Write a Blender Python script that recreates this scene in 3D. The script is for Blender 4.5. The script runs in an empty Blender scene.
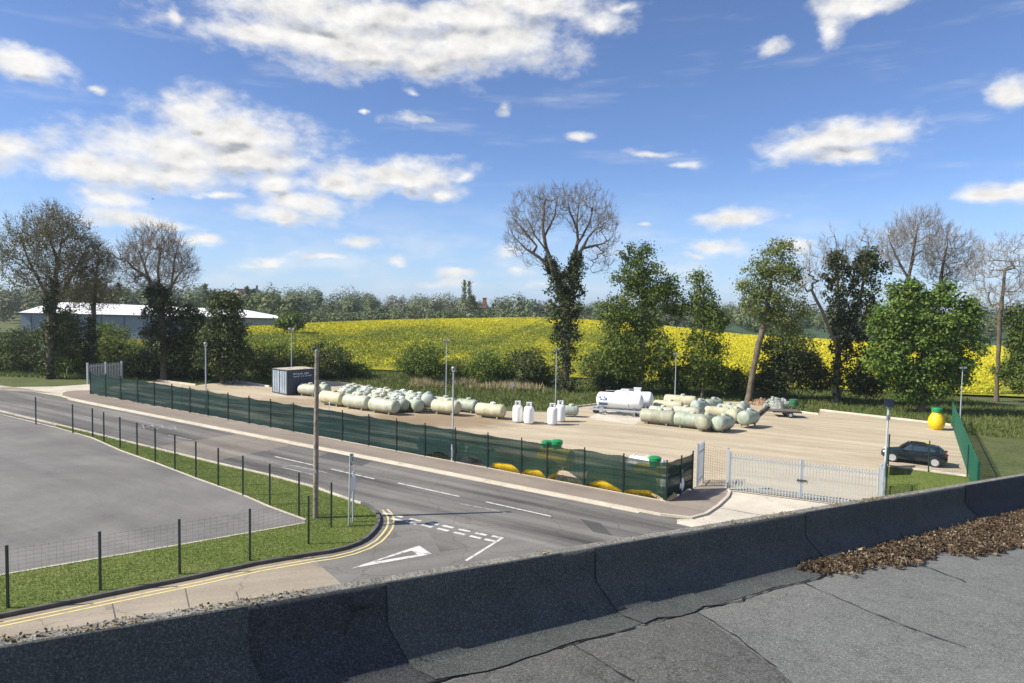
import bpy, math, random
import numpy as np
from mathutils import Vector, Matrix
sc = bpy.context.scene
COL = sc.collection
PI = math.pi
rad = math.radians

# ------------------------------------------------------------------ camera
FPX = 684.0
PITCH = math.atan(35.5 / FPX)
ROLL = rad(1.0)
CAMZ = 10.0
fw = np.array([0, math.cos(PITCH), -math.sin(PITCH)])
r0 = np.array([1.0, 0, 0]); u0 = np.array([0, math.sin(PITCH), math.cos(PITCH)])
rt = r0 * math.cos(ROLL) + u0 * math.sin(ROLL)
up = u0 * math.cos(ROLL) - r0 * math.sin(ROLL)
cd = bpy.data.cameras.new("camera"); cam = bpy.data.objects.new("camera", cd); COL.objects.link(cam)
cd.sensor_width = 36.0; cd.lens = 36.0 * FPX / 1024.0
cd.clip_start = 0.05; cd.clip_end = 6000
M = Matrix.Identity(4)
for i in range(3):
    M[i][0] = rt[i]; M[i][1] = up[i]; M[i][2] = -fw[i]
M[2][3] = CAMZ
cam.matrix_world = M
sc.camera = cam
def ray(px, py):
    return rt * (px - 512) / FPX + up * (341.5 - py) / FPX + fw
SLOPE = -0.02
def G(px, py, dz=0.0):                       # a pixel of the photograph -> its point on the gently sloping ground
    d = ray(px, py); t = (CAMZ - dz) / (SLOPE * d[0] - d[2])
    p = d * t; p[2] += CAMZ
    return p
def azel(px, py):
    d = ray(px, py); d = d / np.linalg.norm(d)
    return math.atan2(d[0], d[1]), math.asin(d[2])

# ------------------------------------------------------------------ sun, sky, exposure
SUN_AZ = math.atan2(-8.787, -2.056)          # direction towards the sun, from +Y clockwise
SUN_EL = rad(41)
sl = bpy.data.lights.new("sun", 'SUN'); sl.energy = 5.0; sl.angle = rad(0.53); sl.color = (1.0, 0.94, 0.84)
so = bpy.data.objects.new("sun", sl); COL.objects.link(so)
tosun = Vector((math.sin(SUN_AZ) * math.cos(SUN_EL), math.cos(SUN_AZ) * math.cos(SUN_EL), math.sin(SUN_EL)))
so.rotation_euler = tosun.to_track_quat('Z', 'Y').to_euler(); so.location = (0, 0, 60)
sc.view_settings.view_transform = 'Standard'; sc.view_settings.look = 'None'
sc.view_settings.gamma = 1; sc.view_settings.use_curve_mapping = False
sc.view_settings.exposure = 0.60
SKY_STRENGTH = 0.10; CLOUD = 6.3

class NT:
    """small wrapper for building node trees"""
    def __init__(self, tree): self.t = tree; self.n = tree.nodes; self.l = tree.links
    def node(self, kind, **kw):
        n = self.n.new(kind)
        for k, v in kw.items(): setattr(n, k, v)
        return n
    def set(self, sock, v):
        if isinstance(v, bpy.types.NodeSocket): self.l.new(v, sock)
        else: sock.default_value = v
    def math(self, op, a, b=0.0, c=0.0, clamp=False):
        n = self.node('ShaderNodeMath', operation=op, use_clamp=clamp)
        self.set(n.inputs[0], a); self.set(n.inputs[1], b); self.set(n.inputs[2], c)
        return n.outputs[0]
    def vec(self, op, a, b=(0, 0, 0), c=(0, 0, 0), out=0):
        n = self.node('ShaderNodeVectorMath', operation=op)
        self.set(n.inputs[0], a); self.set(n.inputs[1], b)
        if op == 'MULTIPLY_ADD': self.set(n.inputs[2], c)
        return n.outputs['Value'] if op in ('LENGTH', 'DOT_PRODUCT', 'DISTANCE') else n.outputs[out]
    def noise(self, vec, scale=1.0, detail=4.0, rough=0.55, dist=0.0, color=False):
        n = self.node('ShaderNodeTexNoise')
        if vec is not None: self.set(n.inputs['Vector'], vec)
        n.inputs['Scale'].default_value = scale; n.inputs['Detail'].default_value = detail
        n.inputs['Roughness'].default_value = rough; n.inputs['Distortion'].default_value = dist
        return n.outputs['Color' if color else 'Fac']
    def ramp(self, fac, stops, interp='LINEAR'):
        n = self.node('ShaderNodeValToRGB'); self.set(n.inputs[0], fac)
        cr = n.color_ramp; cr.interpolation = interp
        while len(cr.elements) < len(stops): cr.elements.new(0.5)
        for e, (p, c) in zip(cr.elements, stops):
            e.position = p; e.color = (*c, 1) if len(c) == 3 else c
        return n.outputs[0]
    def mix(self, fac, a, b, blend='MIX'):
        n = self.node('ShaderNodeMix', data_type='RGBA', blend_type=blend)
        self.set(n.inputs[0], fac)
        for s, v in ((n.inputs[6], a), (n.inputs[7], b)):
            if isinstance(v, tuple) and len(v) == 3: v = (*v, 1)
            self.set(s, v)
        return n.outputs[2]
    def smooth(self, v, lo, hi):
        n = self.node('ShaderNodeMapRange', interpolation_type='SMOOTHSTEP')
        self.set(n.inputs[0], v); n.inputs[1].default_value = lo; n.inputs[2].default_value = hi
        return n.outputs[0]

# clouds: centre and half size as they stand in the sky of the photograph
CLOUDS = [(370,46,150,25),(470,48,105,22),(270,38,80,14),(425,15,150,18),(320,12,90,14),(530,4,80,14),(176,14,10,9),(605,22,24,14),(622,3,28,8),
 (235,128,92,25),(160,150,100,24),(250,155,75,20),(95,168,60,20),(165,172,95,20),(168,100,14,7),(220,197,36,6),(195,112,50,10),
 (390,175,78,17),(345,185,50,14),(282,185,25,18),(310,207,48,11),(285,219,45,9),(438,194,24,8),(460,180,18,8),
 (110,196,45,12),(118,214,40,11),(75,190,25,8),(172,225,38,7),(195,238,38,6),
 (360,243,26,8),(330,256,70,7),(262,260,38,7),(400,259,18,6),(462,273,24,7),(450,284,50,6),(515,269,20,7),(505,253,22,7),(540,285,30,8),
 (845,140,62,18),(800,150,42,14),(880,138,36,15),(860,158,50,10),
 (660,149,38,5),(684,161,30,7),(578,135,17,7),(735,218,40,9),(760,220,20,7),(710,246,30,10),(690,255,20,6),(640,228,13,4),
 (838,8,32,13),(828,24,15,12),(874,3,36,12),(765,42,22,8),(800,248,30,8),
 (408,118,26,8),(430,117,14,6),(502,103,12,7),(413,91,10,4),(95,90,11,4),(365,109,9,3),
 (30,60,40,14),(0,150,50,22),(1000,190,40,12),(1015,90,30,14)]
world = bpy.data.worlds.new("World"); sc.world = world; world.use_nodes = True
w = NT(world.node_tree); w.n.clear()
sky = w.node('ShaderNodeTexSky', sky_type='NISHITA', sun_disc=False)
sky.sun_elevation = SUN_EL; sky.sun_rotation = SUN_AZ
sky.air_density = 0.8; sky.dust_density = 0.2; sky.ozone_density = 6.0; sky.altitude = 60
dirv = w.node('ShaderNodeTexCoord').outputs['Generated']
sep = w.node('ShaderNodeSeparateXYZ'); w.set(sep.inputs[0], dirv)
az = w.math('ARCTAN2', sep.outputs[0], sep.outputs[1]); el = w.math('ARCSINE', sep.outputs[2])
cmb = w.node('ShaderNodeCombineXYZ'); w.set(cmb.inputs[0], az); w.set(cmb.inputs[1], el)
pp = cmb.outputs[0]
# warp makes the outlines billow
wn = w.noise(w.vec('MULTIPLY', pp, (1, 1.6, 1)), 7.0, 3, 0.55, color=True)
wn2 = w.noise(w.vec('MULTIPLY', pp, (1, 1.8, 1)), 28.0, 4, 0.6, color=True)
pw0 = w.vec('ADD', pp, w.vec('MULTIPLY', w.vec('SUBTRACT', wn2, (.5, .5, .5)), (.02, .014, 0)))
pw = w.vec('ADD', pw0, w.vec('MULTIPLY', w.vec('SUBTRACT', wn, (.5, .5, .5)), (.07, .045, 0)))
def field(p, least=0):
    acc = None
    for (cx, cy, rx, ry) in CLOUDS:
        if ry < least: continue
        a, e = azel(cx, cy)
        sx = 1.17 * rx * math.cos(a) ** 2 / FPX; sy = 1.2 * ry * math.cos(a) / FPX
        d = w.vec('LENGTH', w.vec('MULTIPLY_ADD', p, (1 / sx, 1 / sy, 0), (-a / sx, -e / sy, 0)))
        if ry < 9: d = w.math('ADD', d, 0.28)
        acc = d if acc is None else w.node_min(acc, d)
    return acc
def node_min(a, b):
    n = w.node('ShaderNodeMath', operation='SMOOTH_MIN'); w.set(n.inputs[0], a); w.set(n.inputs[1], b); n.inputs[2].default_value = 0.35
    return n.outputs[0]
w.node_min = node_min
pst = w.vec('MULTIPLY', pp, (1, 1.6, 1))
n1 = w.math('ADD', w.math('MULTIPLY', w.noise(pst, 11.0, 3, 0.5), 0.45), w.math('MULTIPLY', w.noise(pst, 26.0, 9, 0.60), 0.55))
n1s = w.noise(pst, 20.0, 6, 0.55); n1b = w.noise(w.vec('ADD', pst, (-0.008, 0.016, 0)), 20.0, 6, 0.55)
n1c = w.noise(pst, 5.0, 4, 0.5)
fld = field(pw); fldu = field(w.vec('ADD', pw, (-0.006, 0.020, 0)), 9)
dens = w.math('ADD', w.math('SUBTRACT', 1.0, fld), w.math('MULTIPLY', w.math('SUBTRACT', n1, 0.5), 2.6))
# elsewhere in the sky (outside the photograph) fair-weather cloud by noise alone
far = w.math('ADD', w.smooth(w.math('ABSOLUTE', az), 0.75, 1.1), w.smooth(el, 0.5, 0.75), clamp=True)
dirn = w.noise(dirv, 2.6, 8, 0.55)
dens2 = w.math('MULTIPLY', w.math('SUBTRACT', dirn, 0.53), 5.0)
dens = w.math('ADD', w.math('MULTIPLY', dens, w.math('SUBTRACT', 1.0, far)), w.math('MULTIPLY', dens2, far))
wisp_n = w.noise(w.vec('MULTIPLY', pp, (1.0, 6.0, 1)), 4.5, 6, 0.6)
lowv = w.math('MULTIPLY', w.smooth(el, 0.17, 0.04), w.smooth(w.noise(w.vec('MULTIPLY', pp, (1, 3.2, 1)), 9.0, 6, 0.55), 0.42, 0.66))
wisp = w.math('MAXIMUM', w.math('MULTIPLY', w.smooth(wisp_n, 0.52, 0.80), 0.28), w.math('MULTIPLY', lowv, 0.38))
mask = w.smooth(dens, -0.18, 0.80)
mask = w.math('MULTIPLY', w.math('MAXIMUM', mask, wisp), w.smooth(el, -0.01, 0.05))
# light tops, greyer undersides and cores
relief = w.math('MULTIPLY', w.math('SUBTRACT', n1s, n1b), 0.7)
under = w.math('MULTIPLY', w.smooth(w.math('SUBTRACT', fld, fldu), -0.10, 0.45), w.smooth(dens, 0.05, 0.9))
core = w.smooth(dens, 0.35, 1.6)
lum = w.math('ADD', 1.0, relief)
lum = w.math('SUBTRACT', lum, w.math('ADD', w.math('MULTIPLY', under, 0.36), w.math('MULTIPLY', core, 0.10)))
lum = w.math('MINIMUM', w.math('MAXIMUM', lum, 0.50), 1.06)
ccol = w.mix(w.smooth(lum, 0.45, 0.95), (0.60, 0.66, 0.76), (1.0, 0.985, 0.96))
ccol = w.vec('SCALE', ccol); 
w.n[-1].inputs['Scale'].default_value = 1.0
csc = w.n[-1]; w.set(csc.inputs['Scale'], w.math('MULTIPLY', lum, CLOUD))
hs = w.node('ShaderNodeHueSaturation'); hs.inputs['Saturation'].default_value = 0.92; hs.inputs['Value'].default_value = 1.0
w.set(hs.inputs['Color'], sky.outputs[0])
skyc = w.vec('MULTIPLY', hs.outputs[0], (0.86, 0.93, 1.06))     # clear spring air: a deeper blue
hz = w.math('MULTIPLY', w.math('SUBTRACT', 1.0, w.smooth(el, 0.0, 0.20)), 0.50)      # pale moist air low down
skyc = w.mix(hz, skyc, (3.6, 4.75, 6.2))
final = w.mix(mask, skyc, csc.outputs[0])
bg = w.node('ShaderNodeBackground'); bg.inputs['Strength'].default_value = SKY_STRENGTH
w.set(bg.inputs['Color'], final)
wo = w.node('ShaderNodeOutputWorld'); w.l.new(bg.outputs[0], wo.inputs[0])
world.cycles.sampling_method = 'MANUAL'; world.cycles.sample_map_resolution = 512

# ------------------------------------------------------------------ materials
def new_mat(name):
    m = bpy.data.materials.new(name); m.use_nodes = True
    t = NT(m.node_tree); t.n.clear()
    out = t.node('ShaderNodeOutputMaterial'); b = t.node('ShaderNodeBsdfPrincipled')
    t.l.new(b.outputs[0], out.inputs[0])
    t.b = b; t.out = out
    t.pos = t.node('ShaderNodeNewGeometry').outputs['Position']
    t.obj = t.node('ShaderNodeTexCoord').outputs['Object']
    return m, t
def bump(t, h, strength=0.3, dist=0.02):
    n = t.node('ShaderNodeBump'); n.inputs['Strength'].default_value = strength; n.inputs['Distance'].default_value = dist
    t.set(n.inputs['Height'], h); t.l.new(n.outputs[0], t.b.inputs['Normal'])
def rotated(t, ang, sx=1.0, sy=1.0, src=None):
    mp = t.node('ShaderNodeMapping'); t.set(mp.inputs['Vector'], src or t.pos)
    mp.inputs['Rotation'].default_value = (0, 0, -ang)
    return t.vec('MULTIPLY', mp.outputs[0], (sx, sy, 1))
def simple(name, col, rough=0.6, metal=0.0, var=0.15, scale=3.0, spec=0.5, col2=None, cov=(0.45, 0.62), coord='obj', bmp=0.0, coat=0.0, fine=None):
    m, t = new_mat(name)
    src = t.obj if coord == 'obj' else t.pos
    n = t.noise(src, scale, 6, 0.6)
    dark = tuple(c * (1 - var) for c in col); lite = tuple(min(1, c * (1 + var)) for c in col)
    c = t.ramp(n, [(0.3, dark), (0.7, lite)])
    if col2: c = t.mix(t.smooth(t.noise(src, scale * 2.3, 8, 0.7), *cov), c, col2)
    if fine:
        f = t.noise(src, fine, 3, 0.7); c = t.mix(0.35, c, t.ramp(f, [(0.35, tuple(x * .5 for x in col)), (0.65, tuple(min(1, x * 1.6) for x in col))]))
    t.set(t.b.inputs['Base Color'], c)
    t.b.inputs['Roughness'].default_value = rough; t.b.inputs['Metallic'].default_value = metal
    t.b.inputs['Specular IOR Level'].default_value = spec; t.b.inputs['Coat Weight'].default_value = coat
    if bmp: bump(t, t.noise(src, fine or scale * 6, 4, 0.6), bmp, 0.02)
    return m
FANG = math.atan2(-26.81, 43.66)       # direction of the road and the fence

def asphalt(name, base, streak=0.25, ang=FANG, warm=(1, 1, 1), patch=None, sc1=0.12, crack=0.5, arcs=None):
    m, t = new_mat(name)
    p = rotated(t, ang, 0.05, 0.9)
    s = t.noise(p, 1.0, 4, 0.55)
    big = t.noise(t.pos, sc1, 5, 0.6)
    f = t.noise(t.pos, 9.0, 6, 0.75)
    v = t.math('ADD', t.math('MULTIPLY', t.math('SUBTRACT', s, .5), streak * 4.5), t.math('MULTIPLY', t.math('SUBTRACT', big, .5), 1.0))
    v = t.math('ADD', v, t.math('MULTIPLY', t.math('SUBTRACT', f, .5), 0.7))
    if arcs is not None:                      # scuffs of turning wheels
        d = t.vec('LENGTH', t.vec('SUBTRACT', t.vec('ADD', t.pos, t.vec('MULTIPLY', t.noise(t.pos, .08, 3, .5, color=True), (3, 3, 0))), tuple(float(q) for q in arcs)))
        cv = t.node('ShaderNodeCombineXYZ'); t.set(cv.inputs[0], d)
        rg = t.noise(t.vec('ADD', cv.outputs[0], t.vec('MULTIPLY', t.pos, (.04, .04, 0))), 1.5, 5, .6)
        v = t.math('ADD', v, t.math('MULTIPLY', t.math('SUBTRACT', rg, .5), .35))
    v = t.math('ADD', 1.0, v); v = t.math('MAXIMUM', v, 0.35)
    col = t.vec('SCALE', tuple(b * q for b, q in zip(base, warm))); t.set(t.n[-1].inputs['Scale'], v)
    c = t.n[-1].outputs[0]
    if patch:
        c = t.mix(t.math('MULTIPLY', t.smooth(t.noise(t.pos, 0.35, 5, 0.6), 0.55, 0.68), 0.6), c, patch)
    cr = t.node('ShaderNodeTexVoronoi', feature='DISTANCE_TO_EDGE'); cr.inputs['Scale'].default_value = 0.28
    t.set(cr.inputs['Vector'], t.vec('ADD', t.pos, t.vec('SCALE', t.noise(t.pos, 1.2, 3, 0.6, color=True))))
    ck = t.math('MULTIPLY', t.math('SUBTRACT', 1.0, t.smooth(cr.outputs[0], 0.0, 0.012)), crack)
    c = t.mix(ck, c, tuple(b * 0.45 for b in base))
    t.set(t.b.inputs['Base Color'], c); t.b.inputs['Roughness'].default_value = 0.88; t.b.inputs['Specular IOR Level'].default_value = 0.3
    bump(t, t.noise(t.pos, 60.0, 3, 0.7), 0.35, 0.01)
    return m
MT = {}
MT['road'] = asphalt('worn_road_asphalt', (0.150, 0.143, 0.130), 0.60)
MT['carpark'] = asphalt('car_park_asphalt', (0.165, 0.158, 0.147), 0.14, sc1=0.2, crack=0.12, arcs=G(60, 500))
MT['sideroad'] = asphalt('side_road_asphalt', (0.172, 0.163, 0.148), 0.2, rad(30))
MT['footway'] = asphalt('footway_tarmac', (0.245, 0.205, 0.168), 0.14, patch=(0.205, 0.175, 0.15), crack=0.2)
MT['concrete_road'] = asphalt('worn_concrete', (0.30, 0.255, 0.195), 0.25, rad(20))
MT['apron'] = asphalt('pale_concrete', (0.52, 0.47, 0.38), 0.05, sc1=0.4)
MT['kerb'] = simple('kerb_concrete', (0.50, 0.45, 0.36), 0.85, var=0.25, scale=1.4, coord='pos', fine=18)
MT['kerb_shade_joint'] = simple('shaded_kerb_and_joint', (0.10, 0.095, 0.085), 0.9, var=0.3, scale=2, coord='pos')  # dark tone stands for kerb face plus its shadow; also colours slab joints
MT['edging'] = simple('timber_edging', (0.62, 0.56, 0.46), 0.85, var=0.3, scale=1.0, coord='pos')
MT['edging_dark'] = simple('dark_sleeper', (0.10, 0.08, 0.06), 0.85, var=0.3, scale=1.0, coord='pos')
def worn_paint(name, col, worn, lo, hi):
    m, t = new_mat(name)
    k = t.smooth(t.noise(t.pos, 3.5, 8, 0.75), lo, hi)
    t.set(t.b.inputs['Base Color'], t.mix(k, col, worn)); t.b.inputs['Roughness'].default_value = 0.7
    return m
MT['white_line'] = worn_paint('worn_white_paint', (0.64, 0.62, 0.58), (0.24, 0.235, 0.22), 0.46, 0.66)
MT['old_line'] = worn_paint('old_white_paint', (0.40, 0.39, 0.38), (0.15, 0.148, 0.145), 0.42, 0.62)
MT['yellow_line'] = worn_paint('worn_yellow_paint', (0.66, 0.55, 0.22), (0.42, 0.36, 0.24), 0.45, 0.70)

def yard_mat():
    m, t = new_mat('sandy_gravel')
    p = rotated(t, FANG + rad(8), 0.06, 0.5)
    s = t.noise(p, 1.6, 6, 0.6); g = t.noise(t.pos, 14, 5, 0.75); b = t.noise(t.pos, 0.10, 5, 0.6)
    c = t.ramp(s, [(0.30, (0.34, 0.275, 0.18)), (0.5, (0.455, 0.38, 0.26)), (0.68, (0.56, 0.48, 0.345))])
    c = t.mix(t.math('MULTIPLY', t.smooth(b, 0.50, 0.68), 0.55), c, (0.29, 0.24, 0.165))
    rut = t.noise(rotated(t, FANG + rad(22), 0.02, 1.4), 1.0, 3, 0.5)
    c = t.mix(t.math('MULTIPLY', t.smooth(rut, 0.56, 0.66), 0.40), c, (0.26, 0.215, 0.15))
    c = t.mix(t.math('MULTIPLY', t.smooth(t.noise(t.pos, 0.45, 7, 0.7), 0.60, 0.70), 0.45), c, (0.27, 0.235, 0.17))
    c = t.mix(t.math('MULTIPLY', t.smooth(t.noise(t.pos, 0.28, 7, 0.7, 1.5), 0.61, 0.68), 0.5), c, (0.60, 0.54, 0.42))
    c = t.mix(0.3, c, t.ramp(g, [(0.35, (0.20, 0.16, 0.11)), (0.62, (0.62, 0.54, 0.42))]))
    for (px, py, r) in ((425, 419, 6), (300, 402, 4.5), (395, 421, 4), (455, 421, 5)):       # damp earth by the tanks
        q = G(px, py); d = t.vec('LENGTH', t.vec('MULTIPLY', t.vec('SUBTRACT', t.pos, tuple(q)), (0.55, 1, 0)))
        d = t.math('ADD', d, t.math('MULTIPLY', t.noise(t.pos, 0.6, 5, 0.6), 4.0))
        c = t.mix(t.math('MULTIPLY', t.math('SUBTRACT', 1, t.smooth(d, r * .45 + 1.2, r + 1.6)), 0.55), c, (0.23, 0.165, 0.10))
    t.set(t.b.inputs['Base Color'], c); t.b.inputs['Roughness'].default_value = 0.95; t.b.inputs['Specular IOR Level'].default_value = 0.2
    bump(t, g, 0.5, 0.03)
    return m
MT['yard'] = yard_mat()
def grass_mat(name, a, b, c_, scale=0.4):
    m, t = new_mat(name)
    n = t.noise(t.pos, scale, 6, 0.65); f = t.noise(t.pos, scale * 18, 4, 0.7)
    c = t.ramp(n, [(0.32, a), (0.5, b), (0.7, c_)])
    c = t.mix(0.45, c, t.ramp(f, [(0.35, tuple(x * .45 for x in a)), (0.66, tuple(x * 1.25 for x in c_))]))
    t.set(t.b.inputs['Base Color'], c); t.b.inputs['Roughness'].default_value = 0.9; t.b.inputs['Specular IOR Level'].default_value = 0.15
    bump(t, f, 0.6, 0.06)
    return m
MT['terrain'] = grass_mat('rough_grass', (0.05, 0.075, 0.022), (0.085, 0.115, 0.034), (0.15, 0.15, 0.065), 0.25)
MT['verge'] = grass_mat('verge_turf', (0.10, 0.145, 0.028), (0.135, 0.185, 0.04), (0.20, 0.22, 0.07), 0.6)
MT['farfield'] = grass_mat('green_wheat', (0.05, 0.085, 0.045), (0.055, 0.095, 0.05), (0.07, 0.11, 0.055), 0.05)
def tint_leaf(name, stops, trans=0.33, attr=True, rough=0.65, isl=0.35):
    """foliage: colour from the stored tint of the clump plus a little per leaf"""
    m, t = new_mat(name)
    geo = t.node('ShaderNodeNewGeometry')
    f = geo.outputs['Random Per Island']
    if attr:
        at = t.node('ShaderNodeAttribute', attribute_name='tint')
        f = t.math('ADD', t.math('MULTIPLY', at.outputs['Fac'], 1 - isl), t.math('MULTIPLY', f, isl))
    c = t.ramp(f, stops)
    t.set(t.b.inputs['Base Color'], c); t.b.inputs['Roughness'].default_value = rough; t.b.inputs['Specular IOR Level'].default_value = 0.25
    if trans:
        tr = t.node('ShaderNodeBsdfTranslucent'); t.set(tr.inputs[0], t.mix(0.5, c, (0.16, 0.22, 0.03)))
        mx = t.node('ShaderNodeMixShader'); mx.inputs[0].default_value = trans
        t.l.new(t.b.outputs[0], mx.inputs[1]); t.l.new(tr.outputs[0], mx.inputs[2]); t.l.new(mx.outputs[0], t.out.inputs[0])
    return m
MT['leaf_mid'] = tint_leaf('leaf_mid_green', [(0.0, (0.045, 0.078, 0.014)), (0.5, (0.11, 0.165, 0.028)), (1.0, (0.23, 0.28, 0.06))])
MT['leaf_light'] = tint_leaf('leaf_olive_light', [(0.0, (0.075, 0.105, 0.02)), (0.5, (0.16, 0.20, 0.04)), (1.0, (0.29, 0.32, 0.095))])
MT['leaf_bright'] = tint_leaf('leaf_fresh_green', [(0.0, (0.045, 0.09, 0.014)), (0.5, (0.12, 0.20, 0.03)), (1.0, (0.25, 0.34, 0.075))])
MT['leaf_dark'] = tint_leaf('leaf_dark_green', [(0.0, (0.028, 0.046, 0.014)), (0.5, (0.060, 0.085, 0.022)), (1.0, (0.135, 0.155, 0.045))], 0.15)
MT['ivy'] = tint_leaf('ivy_leaf', [(0.0, (0.02, 0.032, 0.011)), (0.5, (0.042, 0.06, 0.018)), (1.0, (0.10, 0.115, 0.038))], 0.1)
MT['bud'] = tint_leaf('opening_buds', [(0.0, (0.11, 0.10, 0.03)), (1.0, (0.20, 0.18, 0.06))], 0.2)
MT['reed'] = tint_leaf('dry_grass', [(0.0, (0.21, 0.175, 0.085)), (0.6, (0.40, 0.34, 0.19)), (1.0, (0.55, 0.48, 0.30))], 0.15)
MT['tuft'] = tint_leaf('rough_grass_blades', [(0.0, (0.06, 0.09, 0.02)), (0.6, (0.12, 0.15, 0.036)), (1.0, (0.21, 0.21, 0.085))], 0.2)
MT['blade'] = tint_leaf('verge_blades', [(0.0, (0.09, 0.145, 0.025)), (0.6, (0.145, 0.205, 0.038)), (1.0, (0.24, 0.26, 0.085))], 0.25)
MT['rape'] = tint_leaf('rapeseed_flowers', [(0.0, (0.12, 0.165, 0.03)), (0.30, (0.24, 0.27, 0.03)), (0.5, (0.48, 0.45, 0.022)), (1.0, (0.74, 0.64, 0.025))], 0.2, isl=0.25)
MT['wood_far'] = tint_leaf('distant_wood', [(0.0, (0.055, 0.08, 0.042)), (0.3, (0.09, 0.125, 0.052)), (0.6, (0.15, 0.185, 0.068)), (0.8, (0.135, 0.14, 0.075)), (1.0, (0.155, 0.14, 0.10))], 0.1, isl=0.2)  # paler, greyer ramp puts some distance haze into the leaf colours
MT['bark'] = simple('bark', (0.13, 0.105, 0.075), 0.9, var=0.35, scale=2.0, spec=0.2)
MT['bark_pale'] = simple('pale_bark', (0.21, 0.175, 0.13), 0.9, var=0.3, scale=2.0, spec=0.2)
MT['twig'] = simple('twig_bark', (0.20, 0.17, 0.125), 0.9, var=0.2, scale=1.0, spec=0.2)
MT['twig_tan'] = simple('tan_twig_bark', (0.27, 0.23, 0.18), 0.9, var=0.2, scale=1.0, spec=0.2)
MT['galv'] = simple('galvanised_steel', (0.42, 0.46, 0.50), 0.5, 0.35, 0.15, 2.0)
MT['galv_dark'] = simple('dull_galvanised_steel', (0.24, 0.26, 0.28), 0.55, 0.4, 0.2, 2.0)
MT['pale_gate'] = simple('pale_grey_paint', (0.40, 0.445, 0.47), 0.55, 0.1, 0.1, 2.0)
MT['green_steel'] = simple('green_coated_steel', (0.012, 0.05, 0.04), 0.5, 0, 0.2, 2.0)
MT['dark_post'] = simple('dark_green_post', (0.016, 0.030, 0.028), 0.5, 0, 0.2, 2.0)
MT['green_pal'] = simple('green_palisade_paint', (0.015, 0.11, 0.065), 0.5, 0, 0.15, 1.0)
MT['pole_wood'] = simple('weathered_pole_timber', (0.27, 0.235, 0.185), 0.9, 0, 0.3, 1.6, col2=(0.10, 0.085, 0.07), fine=14)
def net_mat(name, alpha, col):
    m, t = new_mat(name)
    z = t.node('ShaderNodeSeparateXYZ'); t.set(z.inputs[0], t.pos)
    band = t.noise(t.vec('MULTIPLY', t.pos, (0.12, 0.12, 3.5)), 1.0, 4, 0.6)
    big = t.noise(t.pos, 0.55, 4, 0.6)
    c = t.ramp(t.math('ADD', t.math('MULTIPLY', band, .55), t.math('MULTIPLY', big, .45)), [(0.36, tuple(x * .62 for x in col)), (0.6, tuple(x * 1.35 for x in col))])
    t.set(t.b.inputs['Base Color'], c); t.b.inputs['Roughness'].default_value = 0.75; t.b.inputs['Specular IOR Level'].default_value = 0.2
    tr = t.node('ShaderNodeBsdfTransparent'); mx = t.node('ShaderNodeMixShader')
    a = t.math('ADD', alpha, t.math('MULTIPLY', t.math('SUBTRACT', band, 0.5), 0.7), clamp=True)
    t.set(mx.inputs[0], a); t.l.new(t.b.outputs[0], mx.inputs[1]); t.l.new(tr.outputs[0], mx.inputs[2]); t.l.new(mx.outputs[0], t.out.inputs[0])
    return m
MT['net'] = net_mat('green_windbreak_net', 0.03, (0.0095, 0.032, 0.029))
MT['net_thin'] = net_mat('thin_green_windbreak_net', 0.05, (0.010, 0.034, 0.025))
MT['pale_sheet'] = net_mat('pale_torn_sheet', 0.1, (0.28, 0.36, 0.34))
def tank_mat(name, col, stain, amount=0.5):
    m, t = new_mat(name)
    oi = t.node('ShaderNodeObjectInfo')
    loc = t.vec('ADD', t.obj, t.vec('SCALE', oi.outputs['Location'])); t.n[-2].inputs['Scale'].default_value = 1.0
    s1 = t.noise(t.vec('MULTIPLY', t.pos, (1.2, 1.2, 0.55)), 1.5, 7, 0.7)
    s2 = t.noise(t.pos, 5, 5, 0.7)
    c = t.mix(t.smooth(s1, 0.62 - amount * .3, 0.80), col, stain)
    c = t.mix(t.math('MULTIPLY', t.smooth(s2, 0.56, 0.72), 0.45), c, tuple(x * .45 for x in stain))
    dr = t.noise(t.vec('MULTIPLY', t.pos, (3.0, 3.0, 0.35)), 2.2, 5, 0.7)
    c = t.mix(t.math('MULTIPLY', t.smooth(dr, 0.60, 0.72), 0.55), c, (0.20, 0.12, 0.06))
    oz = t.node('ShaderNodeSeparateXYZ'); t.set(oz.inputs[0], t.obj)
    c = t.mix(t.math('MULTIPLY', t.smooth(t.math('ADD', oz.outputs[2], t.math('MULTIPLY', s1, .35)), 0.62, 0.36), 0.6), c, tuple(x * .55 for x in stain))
    t.set(t.b.inputs['Base Color'], c); t.b.inputs['Roughness'].default_value = 0.6
    return m
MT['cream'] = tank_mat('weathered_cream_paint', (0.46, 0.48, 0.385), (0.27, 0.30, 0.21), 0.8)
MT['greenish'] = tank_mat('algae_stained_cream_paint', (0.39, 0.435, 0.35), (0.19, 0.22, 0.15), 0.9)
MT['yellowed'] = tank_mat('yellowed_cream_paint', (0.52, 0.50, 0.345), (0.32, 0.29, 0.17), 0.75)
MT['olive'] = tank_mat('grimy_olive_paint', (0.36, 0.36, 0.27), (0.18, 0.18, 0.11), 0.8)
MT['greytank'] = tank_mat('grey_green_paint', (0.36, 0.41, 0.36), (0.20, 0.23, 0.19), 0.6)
MT['white'] = simple('white_gloss_paint', (0.80, 0.81, 0.81), 0.35, 0, 0.04, 1.5)
MT['yellow'] = simple('yellow_tank_coating', (0.72, 0.50, 0.008), 0.5, 0, 0.12, 1.5, col2=(0.40, 0.26, 0.03), cov=(0.62, 0.78))
MT['lidgreen'] = simple('green_plastic_lid', (0.012, 0.22, 0.075), 0.4, 0, 0.12, 2)
MT['black'] = simple('black_rubber', (0.018, 0.018, 0.019), 0.75, 0, 0.2, 4)
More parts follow.
